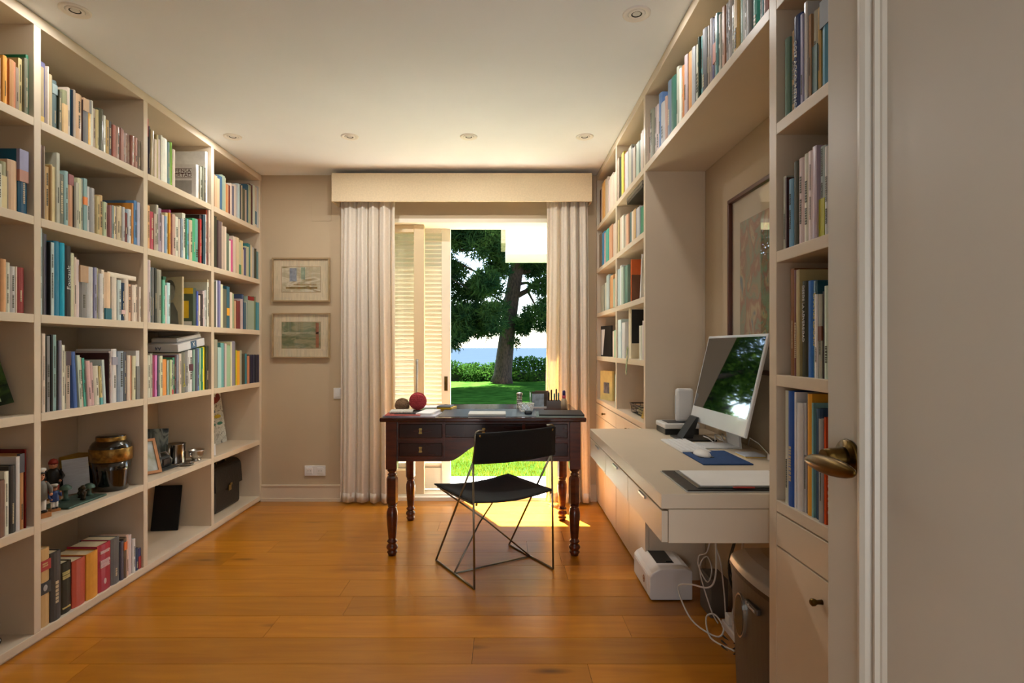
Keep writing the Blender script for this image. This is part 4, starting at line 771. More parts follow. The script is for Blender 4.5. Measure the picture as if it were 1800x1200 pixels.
flat('notebook', -.352, 3.66, .095, .13, DZ, .012, mat('yellow_notebook', 'd8b020', .5), 'yellow edged notebook under the slate one', 'notebook', -10); flat('notebook', -.362, 3.66, .09, .12, DZ + .012, .007, mat('slate_notebook', '3c4858', .5), 'slate blue notebook on top of the yellow one', 'notebook', -6)
flat('tablet', -.085, 3.335, .215, .15, DZ + .0015, .010, mat('pale_tablet_shell', 'dcd6cc', .3), 'thin pale closed tablet on the leather inset', 'tablet')
fo = flat('black_portfolio', .345, 3.33, .255, .24, DZ + .005, .009, M_black, 'large black portfolio at the corner of the writing desk', 'folder', -3); flat('glass_mat', .335, 3.33, .27, .25, DZ, .005, mat('pale_green_glass_mat', '8fa89c', .15, coat=.5), 'pale green glass mat under the black portfolio', 'mat', -3)
gr = thing('spice_grinder', 'clear and steel grinder bottle on the writing desk', 'grinder', (.115, 3.70, DZ)); 
MB().lathe([(.018, 0), (.019, .004), (.017, .02), (.017, .055), (.016, .06)], seg=20).build('glass_body', mat('cloudy_glass', 'c4c8bc', .1, coat=.5), gr); MB().lathe([(.016, .06), (.018, .063), (.018, .072), (.014, .076), (.019, .082), (.021, .09), (.017, .099), (.004, .102)], seg=20).build('steel_top', M_steel, gr)
for k in range(3): MB().lathe([(.0174, .018 + k * .013), (.0178, .021 + k * .013), (.0174, .024 + k * .013)], seg=20, cap=False).build('peppercorn_band', M_black, gr)
wbk = thing('wire_basket', 'small white lattice basket in front of the grinder', 'basket', (.150, 3.50, DZ)); q = MB()
for k in range(12):
    a = k * 6.2832 / 12
    for s in (1, -1):
        pts = [((.040 + .008 * v) * math.cos(a + s * v * 1.0), (.040 + .008 * v) * math.sin(a + s * v * 1.0), .003 + .045 * v) for v in (0, .25, .5, .75, 1)]; q.tube(pts, .0016, 5)
q.build('lattice', M_wplast, wbk); MB().tube([(.049 * math.cos(k * .3142), .049 * math.sin(k * .3142), .048) for k in range(20)], .0025, 6, True).build('rim', M_wplast, wbk); MB().lathe([(.0, .0), (.041, 0), (.041, .004), (.0, .004)], seg=20, cap=False).build('base', M_wplast, wbk)
tag(MB().bbox(-.022, .022, -.035, .035, 0, .022, .008).build('key_fob', M_blackp, loc=(.155, 3.36, DZ)), 'small black key fob before the lattice basket', 'key fob')
lr = thing('letter_rack', 'clear letter rack of cards and photos on the writing desk', 'letter rack', (.245, 3.73, DZ)); MB().box(-.06, .06, -.035, .035, 0, .006).build('base', M_wplast, lr); MB().box(-.062, -.058, -.04, .04, .006, .10).build('side', mat('acrylic_edge', 'dcd8c8', .1, coat=.5), lr)
for i, (dx, dy, w_, h_, hc) in enumerate(((-.01, -.02, .08, .085, 'a8b8c4'), (.0, 0, .10, .098, '5a4630'), (.02, .018, .09, .102, '8a6a58'), (-.02, -.012, .04, .05, '3c8c9c'))):
    c = MB().box(-w_/2, w_/2, -.001, .001, 0, h_).build('card', mat('card_%d' % i, hc, .6, var=.35, scale=30), loc=(.245 + dx, 3.73 + dy, DZ + .0061)); tag(c, ['pale blue card in front in the letter rack', 'brown photo card upright in the letter rack', 'rosy photo card rearmost in the letter rack', 'small teal card in the letter rack'][i], 'card', 'cards in the letter rack')
ph_ = thing('pen_tray', 'pink and clear pen holder between rack and glue bottle', 'pen holder', (.335, 3.69, DZ)); 
for b in ((-.045, .045, -.03, -.028, .0, .05), (-.045, .045, .028, .03, 0, .05), (-.045, -.043, -.028, .028, 0, .05), (.043, .045, -.028, .028, 0, .05)): MB().box(*b).build('wall', mat('smoky_acrylic', '7c7470', .15), ph_)
MB().box(-.043, .043, -.028, .028, 0, .018).build('pink_base', mat('pink_plastic', 'd8586c', .4), ph_)
for i, (x, y, h, hc, lab) in enumerate(((-.03, 0, .085, '2a2a2a', 'black pen in the pen holder, next to the rack'), (-.012, .01, .10, '44382c', 'dark brown pen in the pen holder'), (.006, -.01, .078, '2c8c94', 'teal pen in the pen holder'), (.02, .012, .105, '1a1a1c', 'tall black marker in the pen holder'), (.032, -.006, .082, '3c98a0', 'turquoise marker at the holder edge'))):
    o = MB().lathe([(.0045, 0), (.0048, h * .7), (.0055, h * .71), (.0052, h - .004), (.003, h)], seg=10).build('pen', mat('pen_' + hc, hc, .35), loc=(.335 + x, 3.69 + y, DZ + .0185)); tag(o, lab, 'pen', 'pens in the holder')
bo = thing('glue_bottle', 'small clear bottle with purple cap on the writing desk', 'bottle', (.398, 3.64, DZ)); MB().lathe([(.018, 0), (.021, .004), (.021, .045), (.015, .062), (.010, .068)], seg=18).build('body', mat('cloudy_amber_glass', 'b09c80', .15, coat=.5), bo); MB().lathe([(.0115, .068), (.012, .085), (.011, .086)], seg=16).build('pink_collar', mat('pink_plastic', 'd8586c'), bo); MB().lathe([(.0105, .086), (.0095, .112), (.006, .118)], seg=16).build('purple_cap', mat('purple_plastic', '3c2a6a', .4), bo)
# ================================================================ THINGS IN THE TALL BOOKCASE
def at(x, y, Xp): Y = F * Xp / (x - VX); return Vector((Xp, Y, EYE - (y - VY) / F * Y))
# black vase
zs = LZ[1]
vz = thing('lidded_vase', 'black lacquer vase with gold band in the bookcase', 'vase', (-1.945, 2.832, zs))
MB().lathe([(.0, .003), (.070, 0), (.074, .004), (.077, .03), (.083, .10), (.088, .145)], seg=40).build('lower_body', mat('black_lacquer', '0c0a08', .12, coat=.8), vz)
MB().lathe([(.0885, .145), (.0915, .148), (.0925, .205), (.090, .208)], seg=40, cap=False).build('gold_band', mat('antique_gold', '9a7434', .35, .7, var=.5, scale=45), vz)
MB().lathe([(.089, .207), (.088, .220), (.078, .236), (.066, .244)], seg=40, cap=False).build('shoulder', mat('black_lacquer', '0c0a08'), vz); MB().lathe([(.064, .243), (.064, .262), (.062, .264)], seg=40, cap=False).build('gold_neck', mat('antique_gold', '9a7434'), vz); MB().lathe([(.0, .270), (.056, .270), (.064, .266), (.062, .262)], seg=40, cap=False).build('mouth', mat('black_lacquer', '0c0a08'), vz)
cdx = MB().box(-.052, .052, -.0008, .0008, 0, .165).build('letter_card', mat('pale_blue_letter', 'c4ccd6', .7, var=.12, scale=12, stretch=(1, 1, 20)), loc=(-2.03, 2.722, zs + .004)); cdx.rotation_euler = (R(-8), R(-5), R(28)); cdx.location.z += .004; tag(cdx, 'pale blue letter card leaning against the black vase', 'card')
yb_ = thing('yellow_box', 'yellow and black box behind the figurines', 'box', (-2.125, 2.86, zs)); MB().bbox(-.05, .05, -.06, .06, .0, .11, .003).build('carton', M_black, yb_); MB().box(-.051, .051, -.061, .061, .11, .165).build('yellow_top', mat('yellow_card', 'b08a24', .6), yb_)
M_fred = mat('red_enamel', '8e2418', .5, var=.2, scale=30); M_fblk = mat('black_enamel', '14110e', .4); M_fwht = mat('white_enamel_paint', 'd8d2c8', .45); M_fskin = mat('painted_skin', 'c88a68', .5); M_fblu = mat('blue_enamel', '22407c', .4, var=.15, scale=30); M_fgry = mat('grey_enamel', '6a665c', .5); M_fwood = mat('figurine_wood_base', 'a8703c', .5, var=.2, scale=20)
def figurine(name, loc, rot, s, coat, legs, hat, hair, label, arm_up=False, base=True):
    t = thing(name, label, 'figurine', loc, R(rot), 'painted figurines in the bookcase'); z0 = .16 * s if base else 0
    if base: MB().bbox(-.26 * s, .26 * s, -.22 * s, .22 * s, 0, z0, .01 * s).build('base', M_fwood, t)
    for sx in (-1, 1):
        b = MB().lathe([(.085 * s, z0), (.10 * s, z0 + .1 * s), (.11 * s, z0 + .5 * s)], (sx * .1 * s, 0, 0), 12); b.build('leg', legs, t); MB().sphere((sx * .1 * s, -.05 * s, z0 + .05 * s), .1 * s, 10, 6, (.9, 1.5, .5)).build('shoe', M_fblk, t)
    MB().lathe([(.16 * s, z0 + .42 * s), (.25 * s, z0 + .46 * s), (.24 * s, z0 + .7 * s), (.23 * s, z0 + .95 * s), (.16 * s, z0 + 1.08 * s), (.07 * s, z0 + 1.12 * s)], seg=18, M=Matrix.Diagonal((1, .72, 1, 1))).build('coat', coat, t)
    for sx in (-1, 1):
        el = (sx * .33 * s, -.05 * s, z0 + .78 * s); hnd = (sx * .24 * s, -.22 * s, z0 + (1.05 if arm_up and sx > 0 else .62) * s)
        MB().tube([(sx * .2 * s, 0, z0 + 1.0 * s), el, hnd], [.075 * s, .07 * s, .05 * s], 10).build('arm', coat, t); MB().sphere(hnd, .055 * s, 10, 8).build('hand', M_fskin, t)
    hd_ = MB().sphere((0, 0, z0 + 1.26 * s), .155 * s, 16, 12, (1, 1, 1.12)); hd_.sphere((0, -.155 * s, z0 + 1.24 * s), .035 * s, 8, 6); hd_.build('head', M_fskin, t)
    for sx in (-1, 1): MB().sphere((sx * .055 * s, -.142 * s, z0 + 1.30 * s), .02 * s, 8, 6).build('eye', M_fblk, t)
    MB().sphere((0, .03 * s, z0 + 1.30 * s), .165 * s, 14, 10, (1.02, .95, 1.05)).build('hair', hair, t)
    if hat: MB().lathe([(.15 * s, z0 + 1.38 * s), (.155 * s, z0 + 1.43 * s), (.20 * s, z0 + 1.47 * s), (.19 * s, z0 + 1.53 * s), (.02 * s, z0 + 1.56 * s)], seg=18).build('cap', M_fwht, t); MB().prism([(-.13*s, -.12*s), (.13*s, -.12*s), (.09*s, -.22*s), (-.09*s, -.22*s)], z0 + 1.37*s, z0 + 1.40*s).build('cap_peak', M_fblk, t)
    else: MB().lathe([(.17 * s, z0 + 1.30 * s), (.175 * s, z0 + 1.36 * s), (.12 * s, z0 + 1.48 * s), (.02 * s, z0 + 1.52 * s)], seg=16).build('headscarf', hair, t)
    return t
figurine('sailor_figurine', (-1.912, 2.352, zs), 70, .120, M_fgry, M_fwht, True, M_fwht, 'tall grey coated sailor figurine with white beard and cap')
figurine('sailor_figurine', (-1.928, 2.452, zs), 60, .068, M_fblu, M_fwht, True, M_fwht, 'short blue coated sailor figurine with spyglass', True)
figurine('pirate_figurine', (-2.085, 2.645, zs), 35, .112, M_fblk, M_fred, False, M_fred, 'dark coated figurine with red headscarf and red boots')
tray = thing('bronze_diorama', 'green bronze tray with toadstools and tiny figures', 'ornament', (-1.955, 2.59, zs)); M_brz = mat('verdigris_bronze', '4c6456', .5, .4, var=.4, scale=40); M_dbrz = mat('dark_bronze', '3c3222', .4, .6, var=.3, scale=40)
MB().bbox(-.065, .075, -.12, .12, 0, .010, .003).build('plate', M_brz, tray)
for x, y, h in ((-.02, -.075, .07), (-.03, .0, .075), (.015, .085, .062)):
    MB().lathe([(.018, .01), (.009, .02), (.008, h - .015), (.010, h - .012)], (x, y, 0), 14).build('toadstool_stem', M_brz, tray); MB().lathe([(.024, h - .016), (.022, h - .006), (.012, h + .003), (.0, h + .006)], (x, y, 0), 16, cap=False).build('toadstool_cap', M_brz, tray)
for x, y, h in ((.045, .005, .075), (.005, .045, .055)):
    f = MB().lathe([(.012, .01), (.009, .02), (.012, h * .45), (.014, h * .6), (.007, h * .78)], (x, y, 0), 12); f.sphere((x, y, h * .88), .011, 10, 8); f.tube([(x, y - .012, h * .62), (x + .015, y - .02, h * .5)], .004, 6); f.tube([(x, y + .012, h * .62), (x + .015, y + .018, h * .72)], .004, 6); f.build('tiny_figure', M_dbrz, tray)
# leaning photos in the near bay
pcx = MB().box(-.085, .085, -.001, .001, 0, .225).build('photo_card', art_mat('garden_photo', ['1c2430', '2c3a2a', '4c6a34', '24301f'], 5, (1, 1, 2), 5, .25), loc=(-1.985, 2.195, LZ[2] + .001)); pcx.rotation_euler = (R(-3), R(-16), R(25)); pcx.location.z += .024; tag(pcx, 'dark green garden photo card leaning in the bookcase', 'photo')
pcy = MB().box(-.085, .085, -.001, .001, 0, .235).build('photo_card', mat('pale_photo', 'dfe6da', .25, var=.3, scale=6, h2='b8d090'), loc=(-1.955, 2.105, LZ[2] + .001)); pcy.rotation_euler = (R(-3), R(-20), R(28)); pcy.location.z += .03; tag(pcy, 'pale photo card leaning in front of the garden photo', 'photo')
tag(MB().bbox(-.055, .055, -.09, .09, 0, .03, .012).build('spectacle_case', mat('glossy_black_case', '0c0c0c', .15, coat=.5), loc=(-1.96, 2.085, LZ[0])), 'glossy black spectacle case on the bottom shelf', 'case')
# flat book resting on the row, black vase bay third shelf
ft = max(o_[0].location.z + o_[2] for o_ in b23[18:27])
fb = put_book(.022, .21, .15, 'edc', (-1.885, 2.91, ft + .0225), (R(0), R(90), R(90)), 'cream paperback lying flat on the row, third shelf, black vase bay', 'books in the tall bookcase', (), False, False); fb.rotation_euler = (0, R(90), R(90)); fb.location = (-1.87, 2.70, ft + .0225)
# pewter mug bay
z2 = LZ[1]
pf = thing('framed_photo', 'light wood photo frame beside the pewter mug', 'photo frame', (-1.95, 3.135, z2)); Mf = Matrix.Rotation(R(58), 4, 'Z') @ Matrix.Rotation(R(-24), 4, 'X')
def pfb(x0, x1, y0, y1, zz0, zz1): b = MB().box(x0, x1, y0, y1, zz0, zz1); b.v = [tuple(Mf @ Vector(v)) for v in b.v]; return b
M_pfw = mat('orange_beech', 'c08450', .45, var=.12, scale=20)
for b in ((-.075, .075, -.006, .006, .005, .02), (-.075, .075, -.006, .006, .19, .205), (-.075, -.06, -.006, .006, .02, .19), (.06, .075, -.006, .006, .02, .19)): pfb(*b).build('frame_rail', M_pfw, pf)
pfb(-.06, .06, .0, .004, .02, .19).build('photo', mat('pale_seaside_photo', 'c8d0d0', .3, var=.4, scale=14, h2='9aa088'), pf); pfb(-.006, .006, .006, .05, .004, .012).build('strut', M_pfw, pf)
ph2 = MB().box(-.07, .07, -.001, .001, 0, .21).build('photo_print', art_mat('people_photo', ['20282c', '4a5c64', '9aa8a8', '2c3438'], 9, (2, 2, 1), 2, .3), loc=(-2.095, 3.43, z2 + .003)); ph2.rotation_euler = (R(-8), 0, R(14)); tag(ph2, 'blue grey group photo leaning at the bay back', 'photo')
mg = thing('pewter_mug', 'straight sided pewter mug with handle in the bookcase', 'mug', (-1.985, 3.468, z2)); M_pew = mat('polished_pewter', '8a8680', .18, 1.0, var=.1, scale=20)
MB().lathe([(.0, .003), (.054, 0), (.056, .004), (.053, .012), (.052, .115), (.055, .120), (.052, .120), (.049, .012), (.0, .010)], seg=32, cap=False).build('body', M_pew, mg); MB().tube([(.0, -.051, .10), (.006, -.085, .102), (.008, -.098, .07), (.006, -.088, .035), (0, -.052, .025)], .006).build('handle', M_pew, mg)
cp = thing('silver_cup', 'small round silver cup beside the pewter mug', 'cup', (-1.905, 3.545, z2)); MB().lathe([(.0, .004), (.028, 0), (.030, .006), (.022, .012), (.030, .020), (.042, .035), (.046, .062), (.049, .068), (.045, .066), (.040, .036), (.02, .018), (.0, .016)], seg=32, cap=False).build('bowl', M_steel, cp); MB().tube([(.0, -.045, .058), (0, -.07, .056), (0, -.068, .038), (0, -.043, .036)], .004).build('handle', M_steel, cp)
sc_ = thing('silver_dish', 'shallow little silver dish before the pewter mug', 'dish', (-1.884, 3.40, z2)); MB().lathe([(.0, .002), (.02, 0), (.038, .008), (.040, .011), (.036, .010), (.018, .004), (0, .004)], seg=28, cap=False).build('bowl', M_steel, sc_); MB().tube([(0, .036, .009), (0, .055, .010), (0, .068, .013)], .004).build('spout', M_steel, sc_)
fl = flat('grey_folder', -2.0, 3.30, .16, .17, z2, .006, mat('charcoal_folder', '3c3e3a', .6), 'charcoal folder lying under the camera', 'folder', 0)
cm = thing('leather_strap_case', 'black strapped camera case beside the wood photo frame', 'camera case', (-1.995, 3.31, z2 + .0061)); MB().bbox(-.04, .04, -.055, .055, 0, .07, .012).build('case', M_black, cm); MB().bbox(.040, .046, -.03, .035, .018, .052, .002).build('dark_plate', mat('dark_brown_leather', '2a1a12', .4), cm)
for y, s in ((-.06, 1), (.062, -1)): MB().tube([(.03, y, .006), (.042, y + s * .01, .04), (.02, y + s * .03, .085), (-.02, y + s * .04, .075), (-.035, y, .02)], .006).build('strap', mat('grey_strap', '6a665e', .5), cm)
tb = MB().bbox(-.08, .08, -.006, .006, 0, .272, .004).build('black_folio', mat('black_fabric_folio', '090806', .9), loc=(-2.085, 3.515, LZ[0] + .0015)); tb.rotation_euler = (R(-13), R(0), R(7)); tag(tb, 'black folio standing alone on the bottom shelf', 'folio')
# briefcase bay
bcx = thing('briefcase', 'black leather briefcase with brass lock on the bottom shelf', 'briefcase', (-1.985, 4.025, LZ[0]), R(0)); M_lea = mat('black_leather', '14110d', .4, var=.25, scale=60, bump=.15)
MB().bbox(-.065, .050, -.19, .185, 0, .285, .02).build('body', M_lea, bcx)
fpz = [(-.068, .24)] + [(-.008 + .060 * math.cos(a), .27 + .055 * math.sin(a)) for a in [math.pi - k * math.pi / 8 for k in range(9)]] + [(.060, .15), (.050, .15), (.046, .28), (-.062, .28)]
MB().prism(fpz, -.195, .195, XZ).build('flap', M_lea, bcx)
lk = MB().bbox(.058, .066, -.018, .018, .125, .165, .002).build('lock', M_lock, bcx); MB().bbox(.064, .070, -.006, .022, .160, .176, .001).build('lock_tongue', M_lock, bcx)
MB().tube([(-.01, -.075, .322), (-.01, -.07, .345), (-.01, .05, .345), (-.01, .055, .322)], .009).build('handle', M_lea, bcx)
for y in (-.075, .055): MB().tube([(-.01 + .012 * math.cos(a), y, .328 + .012 * math.sin(a)) for a in [k * .524 for k in range(12)]], .003, 6, True).build('handle_ring', M_lock, bcx)
cv = thing('abstract_canvas', 'abstract painted canvas with red and blue blobs, briefcase bay', 'painting', (-2.07, 4.02, LZ[1])); Mc = Matrix.Rotation(R(88), 4, 'Z') @ Matrix.Rotation(R(-8), 4, 'X')
def cvb(x0, x1, y0, y1, zz0, zz1): b = MB().box(x0, x1, y0, y1, zz0, zz1); b.v = [tuple(Mc @ Vector(v)) for v in b.v]; return b
cvb(-.24, .25, 0, .012, 0.002, .395).build('canvas', art_mat('marks_on_white', ['2c302e', 'b8bcb4', 'd8dcd4', 'c8ccc4', '6c706a'], 26, (1, 1, 1.6), 6), cv)
for i, (x, z, a, b, hc) in enumerate(((.04, .32, .05, .028, '8a2c24'), (.08, .34, .02, .03, '7c241e'), (.01, .24, .05, .018, '5c7c9c'), (.06, .20, .03, .014, 'c8b430'), (.0, .165, .03, .012, 'c8b430'), (.02, .145, .025, .012, '2c7c6c'), (.07, .148, .025, .012, '2c7c6c'), (-.06, .30, .03, .02, '8a2c24'), (-.05, .2, .03, .02, '2c7c6c'))):
    x = x * 1.9 + .05; a *= 1.5
    b_ = MB().prism([(x + a * math.cos(k * .5236) * (1 + .15 * math.sin(3 * k)), z + b * math.sin(k * .5236)) for k in range(12)], -.0012, .0, XZ); b_.v = [tuple(Mc @ Vector(v)) for v in b_.v]; b_.build('paint_blob', mat('oil_' + hc, hc, .5), cv)
lf = MB().box(-.045, .045, -.001, .001, 0, .075).build('white_note', M_paper, loc=(-1.90, 3.685, LZ[1] + .002)); lf.rotation_euler = (R(-14), 0, R(40)); tag(lf, 'small white note leaning against the divider', 'note')
tag(MB().bbox(-2.10, -1.862, 3.652, 3.664, LZ[0], LZ[0] + .315, .001).build('magazine', mat('worn_magazine', '8a6a60', .5, var=.5, scale=25, h2='3c3034'), loc=(-1.98, 3.658, LZ[0]), world=True), 'worn reddish magazine standing beside the briefcase', 'magazine')
# A4 paper packs on the books
M_ream = mat('ream_wrapper', 'dcdde0', .35, var=.04, scale=8); M_rblue = mat('ream_blue', '3c6080', .4)
tl_ = R(8.5); ry0 = 3.283; rz0 = max(o_[0].location.z + o_[2] - (max(0, o_[0].location.y - ry0)) * math.tan(tl_) for o_ in b32 if o_[0].location.y + o_[1] > ry0 - .005) + .001
rm = thing('paper_ream', 'white wrapped A4 paper ream lying tilted on the books', 'paper ream', (-1.866, ry0, rz0)); rm.rotation_euler = (0, -tl_, R(90))
MB().bbox(0, .297, 0, .21, 0, .046, .004).build('pack', M_ream, rm)
MB().bbox(.135, .20, -.0008, .001, .002, .0455, .0004).build('blue_label', M_rblue, rm)
lettering('X', .040, M_paper, rm, (.167, -.0010, .023), (R(90), 0, 0), 'label_mark'); lettering('A4', .030, mat('ream_navy', '2c3a60', .5), rm, (-.0006, .115, .023), (R(-90), 0, R(90)), 'pack_lettering')
rm2 = thing('plastic_pack', 'crumpled clear plastic wrapped pack on top of the ream', 'pack', Vector((-1.866, ry0, rz0)) + Matrix.Rotation(R(90), 3, 'Z') @ (Matrix.Rotation(-tl_, 3, 'Y') @ Vector((.05, .03, .0468)))); rm2.rotation_euler = (0, -tl_, R(86))
q = MB().bbox(0, .235, 0, .16, 0, .026, .007); rg = random.Random(3); q.v = [(a + rg.uniform(-.004, .004), b + rg.uniform(-.004, .004), max(0, c + (rg.uniform(-.003, .004) if c > .01 else 0))) for a, b, c in q.v]; q.build('contents', mat('wrinkled_film', 'd0cfcc', .15, var=.1, scale=12, bump=.4, coat=.4), rm2)
MB().tube([(.20, .02, .02), (.215, .01, .032), (.222, .0, .036)], [.010, .007, .003], 8).build('twisted_end', mat('wrinkled_film', 'd0cfcc'), rm2)
# face-out portrait book in the mug bay
fbk = put_book(.012, .285, .20, 'cb9', (-1.895, 3.315, LZ[3]), (0, 0, R(64)), 'grey portrait cover book turned towards the room, mug bay', 'books in the tall bookcase', (), True, False); fbk.location = (-1.876, 3.338, LZ[3])
for (pts, hc, k) in (([(.11 + .048 * math.cos(a), .215 + .055 * math.sin(a)) for a in [i * .3142 for i in range(20)]], '6e6a62', 0), ([(.098 + .034 * math.cos(a), .195 + .046 * math.sin(a)) for a in [i * .3142 for i in range(20)]], 'bcb6aa', 1), ([(.03, .004), (.19, .004), (.185, .09), (.15, .135), (.08, .135), (.04, .08)], '8c887e', 0)):
    Mq = Matrix(((0, 0, -1, -.0003), (1, 0, 0, 0), (0, 1, 0, 0), (0, 0, 0, 1))); MB().prism(pts, 0, .0006 + .0004 * k, Mq).build('cover_print', mat('halftone_' + hc, hc, .4, var=.25, scale=18), fbk)
# ================================================================ SINGLE THINGS IN THE NARROW BOOKCASE
def rbook(t, h, d, hc, Y, z, rotz, label, X=RF + .03): return put_book(t, h, d, hc, (X, Y, z), (0, 0, R(rotz)), label, 'books in the narrow bookcase', (), True, False)
ob = rbook(.020, .255, .19, 'd62', 3.342, RZ[2], -90, 'orange topped brown book turned out in narrow bookcase'); q = MB().box(.0197, .0206, .002, .188, .002, .165).build('cover_panel', M_cover, ob); q.color = hexc('742', 1.0); 
for k, (Y, hc, h, ln_) in enumerate(((3.055, 'ddd', .25, 10), (3.03, 'db5', .20, 0), (3.005, 'c9a', .27, 0))): 
    o = rbook(.016, h, .18, hc, Y + .004, RZ[2], -90, ['white book leaning against yellow one, narrow bookcase', 'yellow book next to the desk side panel, narrow bookcase', 'rosy book against the side panel, narrow bookcase'][k]); o.rotation_euler = (0, R(ln_), R(-90)); 
    if k == 0: o.location.y = 3.125
pb_ = rbook(.05, .295, .215, 'edb', 3.408, RZ[1], -90, 'dark portrait cover book turned out in narrow bookcase')
q = MB().box(.0497, .0506, .012, .21, .09, .29).build('cover_panel', M_black, pb_); MB().prism([(.14 + .055 * math.cos(a), .20 + .075 * math.sin(a)) for a in [i * .3142 for i in range(20)]], 0, .0012, Matrix(((0, 0, 1, .0500), (1, 0, 0, 0), (0, 1, 0, 0), (0, 0, 0, 1)))).build('cover_print', mat('halftone_olive', '8c8a6c', .5, var=.4, scale=16), pb_)
kb_ = rbook(.012, .225, .20, '222', 4.10, RZ[1], 12, 'black and white cover book turned out near the curtain', .79); q = MB().prism([(.188, .01), (.16, .01), (.12, .20), (.188, .20)], 0, .0008, Matrix(((0, 0, 1, -.0006), (1, 0, 0, 0), (0, 1, 0, 0), (0, 0, 0, 1)))).build('cover_panel', M_paper, kb_)
cb_ = rbook(.024, .215, .17, 'dc8', 4.12, RZ[0], 20, 'cream book with photo cover turned out above the drawer', .80); q = MB().box(-.0006, .0006, .04, .12, .05, .13).build('cover_photo', mat('grey_seaside_photo', '9a98a0', .4, var=.5, scale=20, h2='3c4450'), cb_)
bx2 = thing('flat_box', 'flat grey and black boxed set lying on the books', 'box', (.86, 3.22, RZ[3] + .262)); MB().bbox(-.11, .10, -.19, .19, 0, .018, .002).build('black_tray', M_blackp, bx2); MB().bbox(-.112, .10, -.19, .19, .018, .045, .002).build('grey_lid', mat('grey_printed_lid', '8c867a', .4, var=.3, scale=10), bx2)
wt = thing('wire_tray', 'black wire mesh tray in the lowest open bay', 'tray', (.87, 3.28, RZ[0])); q = MB(); w0, w1, d0, d1, hh = -.09, .09, -.13, .13, .055
for z in (.002, .02, .038): q.tube([(w0, d0, z), (w1, d0, z), (w1, d1, z), (w0, d1, z)], .0016, 5, True)
for k in range(11): y = d0 + (d1 - d0) * k / 10; q.tube([(w0 - .008, y, hh), (w0, y, .002), (w1, y, .002), (w1 + .008, y, hh)], .0013, 5)
for k in range(8): x = w0 + (w1 - w0) * k / 7; q.tube([(x, d0 - .008, hh), (x, d0, .002), (x, d1, .002), (x, d1 + .008, hh)], .0013, 5)
q.build('mesh', M_blackp, wt); MB().tube([(w0 - .009, d0 - .009, hh), (w1 + .009, d0 - .009, hh), (w1 + .009, d1 + .009, hh), (w0 - .009, d1 + .009, hh)], .004, 7, True).build('rim', M_blackp, wt)
for k in range(3): tag(MB().lathe([(.012, 0), (.013, .002), (.013, .04), (.010, .043)], seg=14).build('cream_spool', mat('cream_spool', 'd8cfa0', .5), loc=(.80, 3.20 + k * .04, RZ[0] + .0045)), 'small cream spool standing in the wire tray', 'spool', 'spools in the wire tray')
gc = thing('framed_photo', 'small gilt frame leaning in the bay beside wire tray', 'photo frame', (.775, 3.03, RZ[0])); Mg = Matrix.Rotation(R(-70), 4, 'Z') @ Matrix.Rotation(R(-20), 4, 'X')
for b in ((-.05, .05, -.008, .008, .004, .016), (-.05, .05, -.008, .008, .11, .122), (-.05, -.038, -.008, .008, .016, .11), (.038, .05, -.008, .008, .016, .11)): bb_ = MB().box(*b); bb_.v = [tuple(Mg @ Vector(v)) for v in bb_.v]; bb_.build('frame_rail', mat('gilt', 'a88c3c', .35, .7, var=.2, scale=30), gc)
bb_ = MB().box(-.038, .038, 0, .006, .016, .11); bb_.v = [tuple(Mg @ Vector(v)) for v in bb_.v]; bb_.build('photo', mat('pale_portrait', 'c8c0a0', .4, var=.3, scale=25), gc)
bm_ = MB().box(-.0012, .0012, -.016, .016, -.115, .05).build('bookmark', mat('cream_bookmark', 'd8cca4', .7, var=.35, scale=40, h2='7c9c78'), loc=(RF - .008, 3.30, RZ[1] + .0)); bm_.rotation_euler = (R(16), R(0), 0); bm_.location = (RF - .002, 3.285, RZ[1] + .02); tag(bm_, 'cream and green bookmark hanging over the shelf edge', 'bookmark')
# ================================================================ OUTSIDE
M_grass = mat('lawn_grass', '3a6222', .95, spec=0.0, var=.35, scale=3, bump=.3, h2='264416'); M_terr = mat('pale_stone_terrace', 'e6e0d4', .8, var=.08, scale=6)
M_sea = mat('sea_water', '2a3644', .9, spec=0.0, var=.1, scale=.02, stretch=(1, 5, 1))
GZ = -.03
struct(MB().box(-40, 40, 5.28, 26, GZ - .4, GZ).build('lawn', M_grass), 'green garden lawn beyond the terrace', 'lawn')
struct(MB().box(-14, 14, YB + .25, 5.28, GZ - .4, GZ + .012).build('terrace', M_terr), 'pale stone terrace outside the garden door', 'terrace')
struct(MB().box(-30000, 30000, 60, 45000, -21, -20).build('sea', M_sea), 'pale blue sea on the horizon', 'sea')
struct(MB().box(-60, 60, 26, 60, -21, -7).build('cliff_ground', mat('dry_earth', '8a7a58', .9, var=.3, scale=.5)), 'sloping ground below the hedge', 'ground')
hw_ = MB().box(-14, XL - .12, YB + .03, YB + .25, GZ, 3.2).box(XR + .12, 14, YB + .03, YB + .25, GZ, 3.2).box(-14, 14, YB + .03, YB + .25, H + .15, 3.4)
struct(hw_.build('wall_garden', mat('house_render', 'e6dccb', .85, var=.04, scale=3)), 'pale rendered garden front of the house', 'wall')
struct(MB().box(-14, 14, YB + .25, 5.02, 2.62, 2.78).build('trim_3', M_white), 'white eave added unseen above the garden door to bound the sun patch', 'eave')  # out of view; reach chosen to limit the sun on the study floor
cn = thing('terrace_canopy', 'white boxed end of the terrace canopy above the lawn', 'canopy', (1.6, 8.2, 2.5))
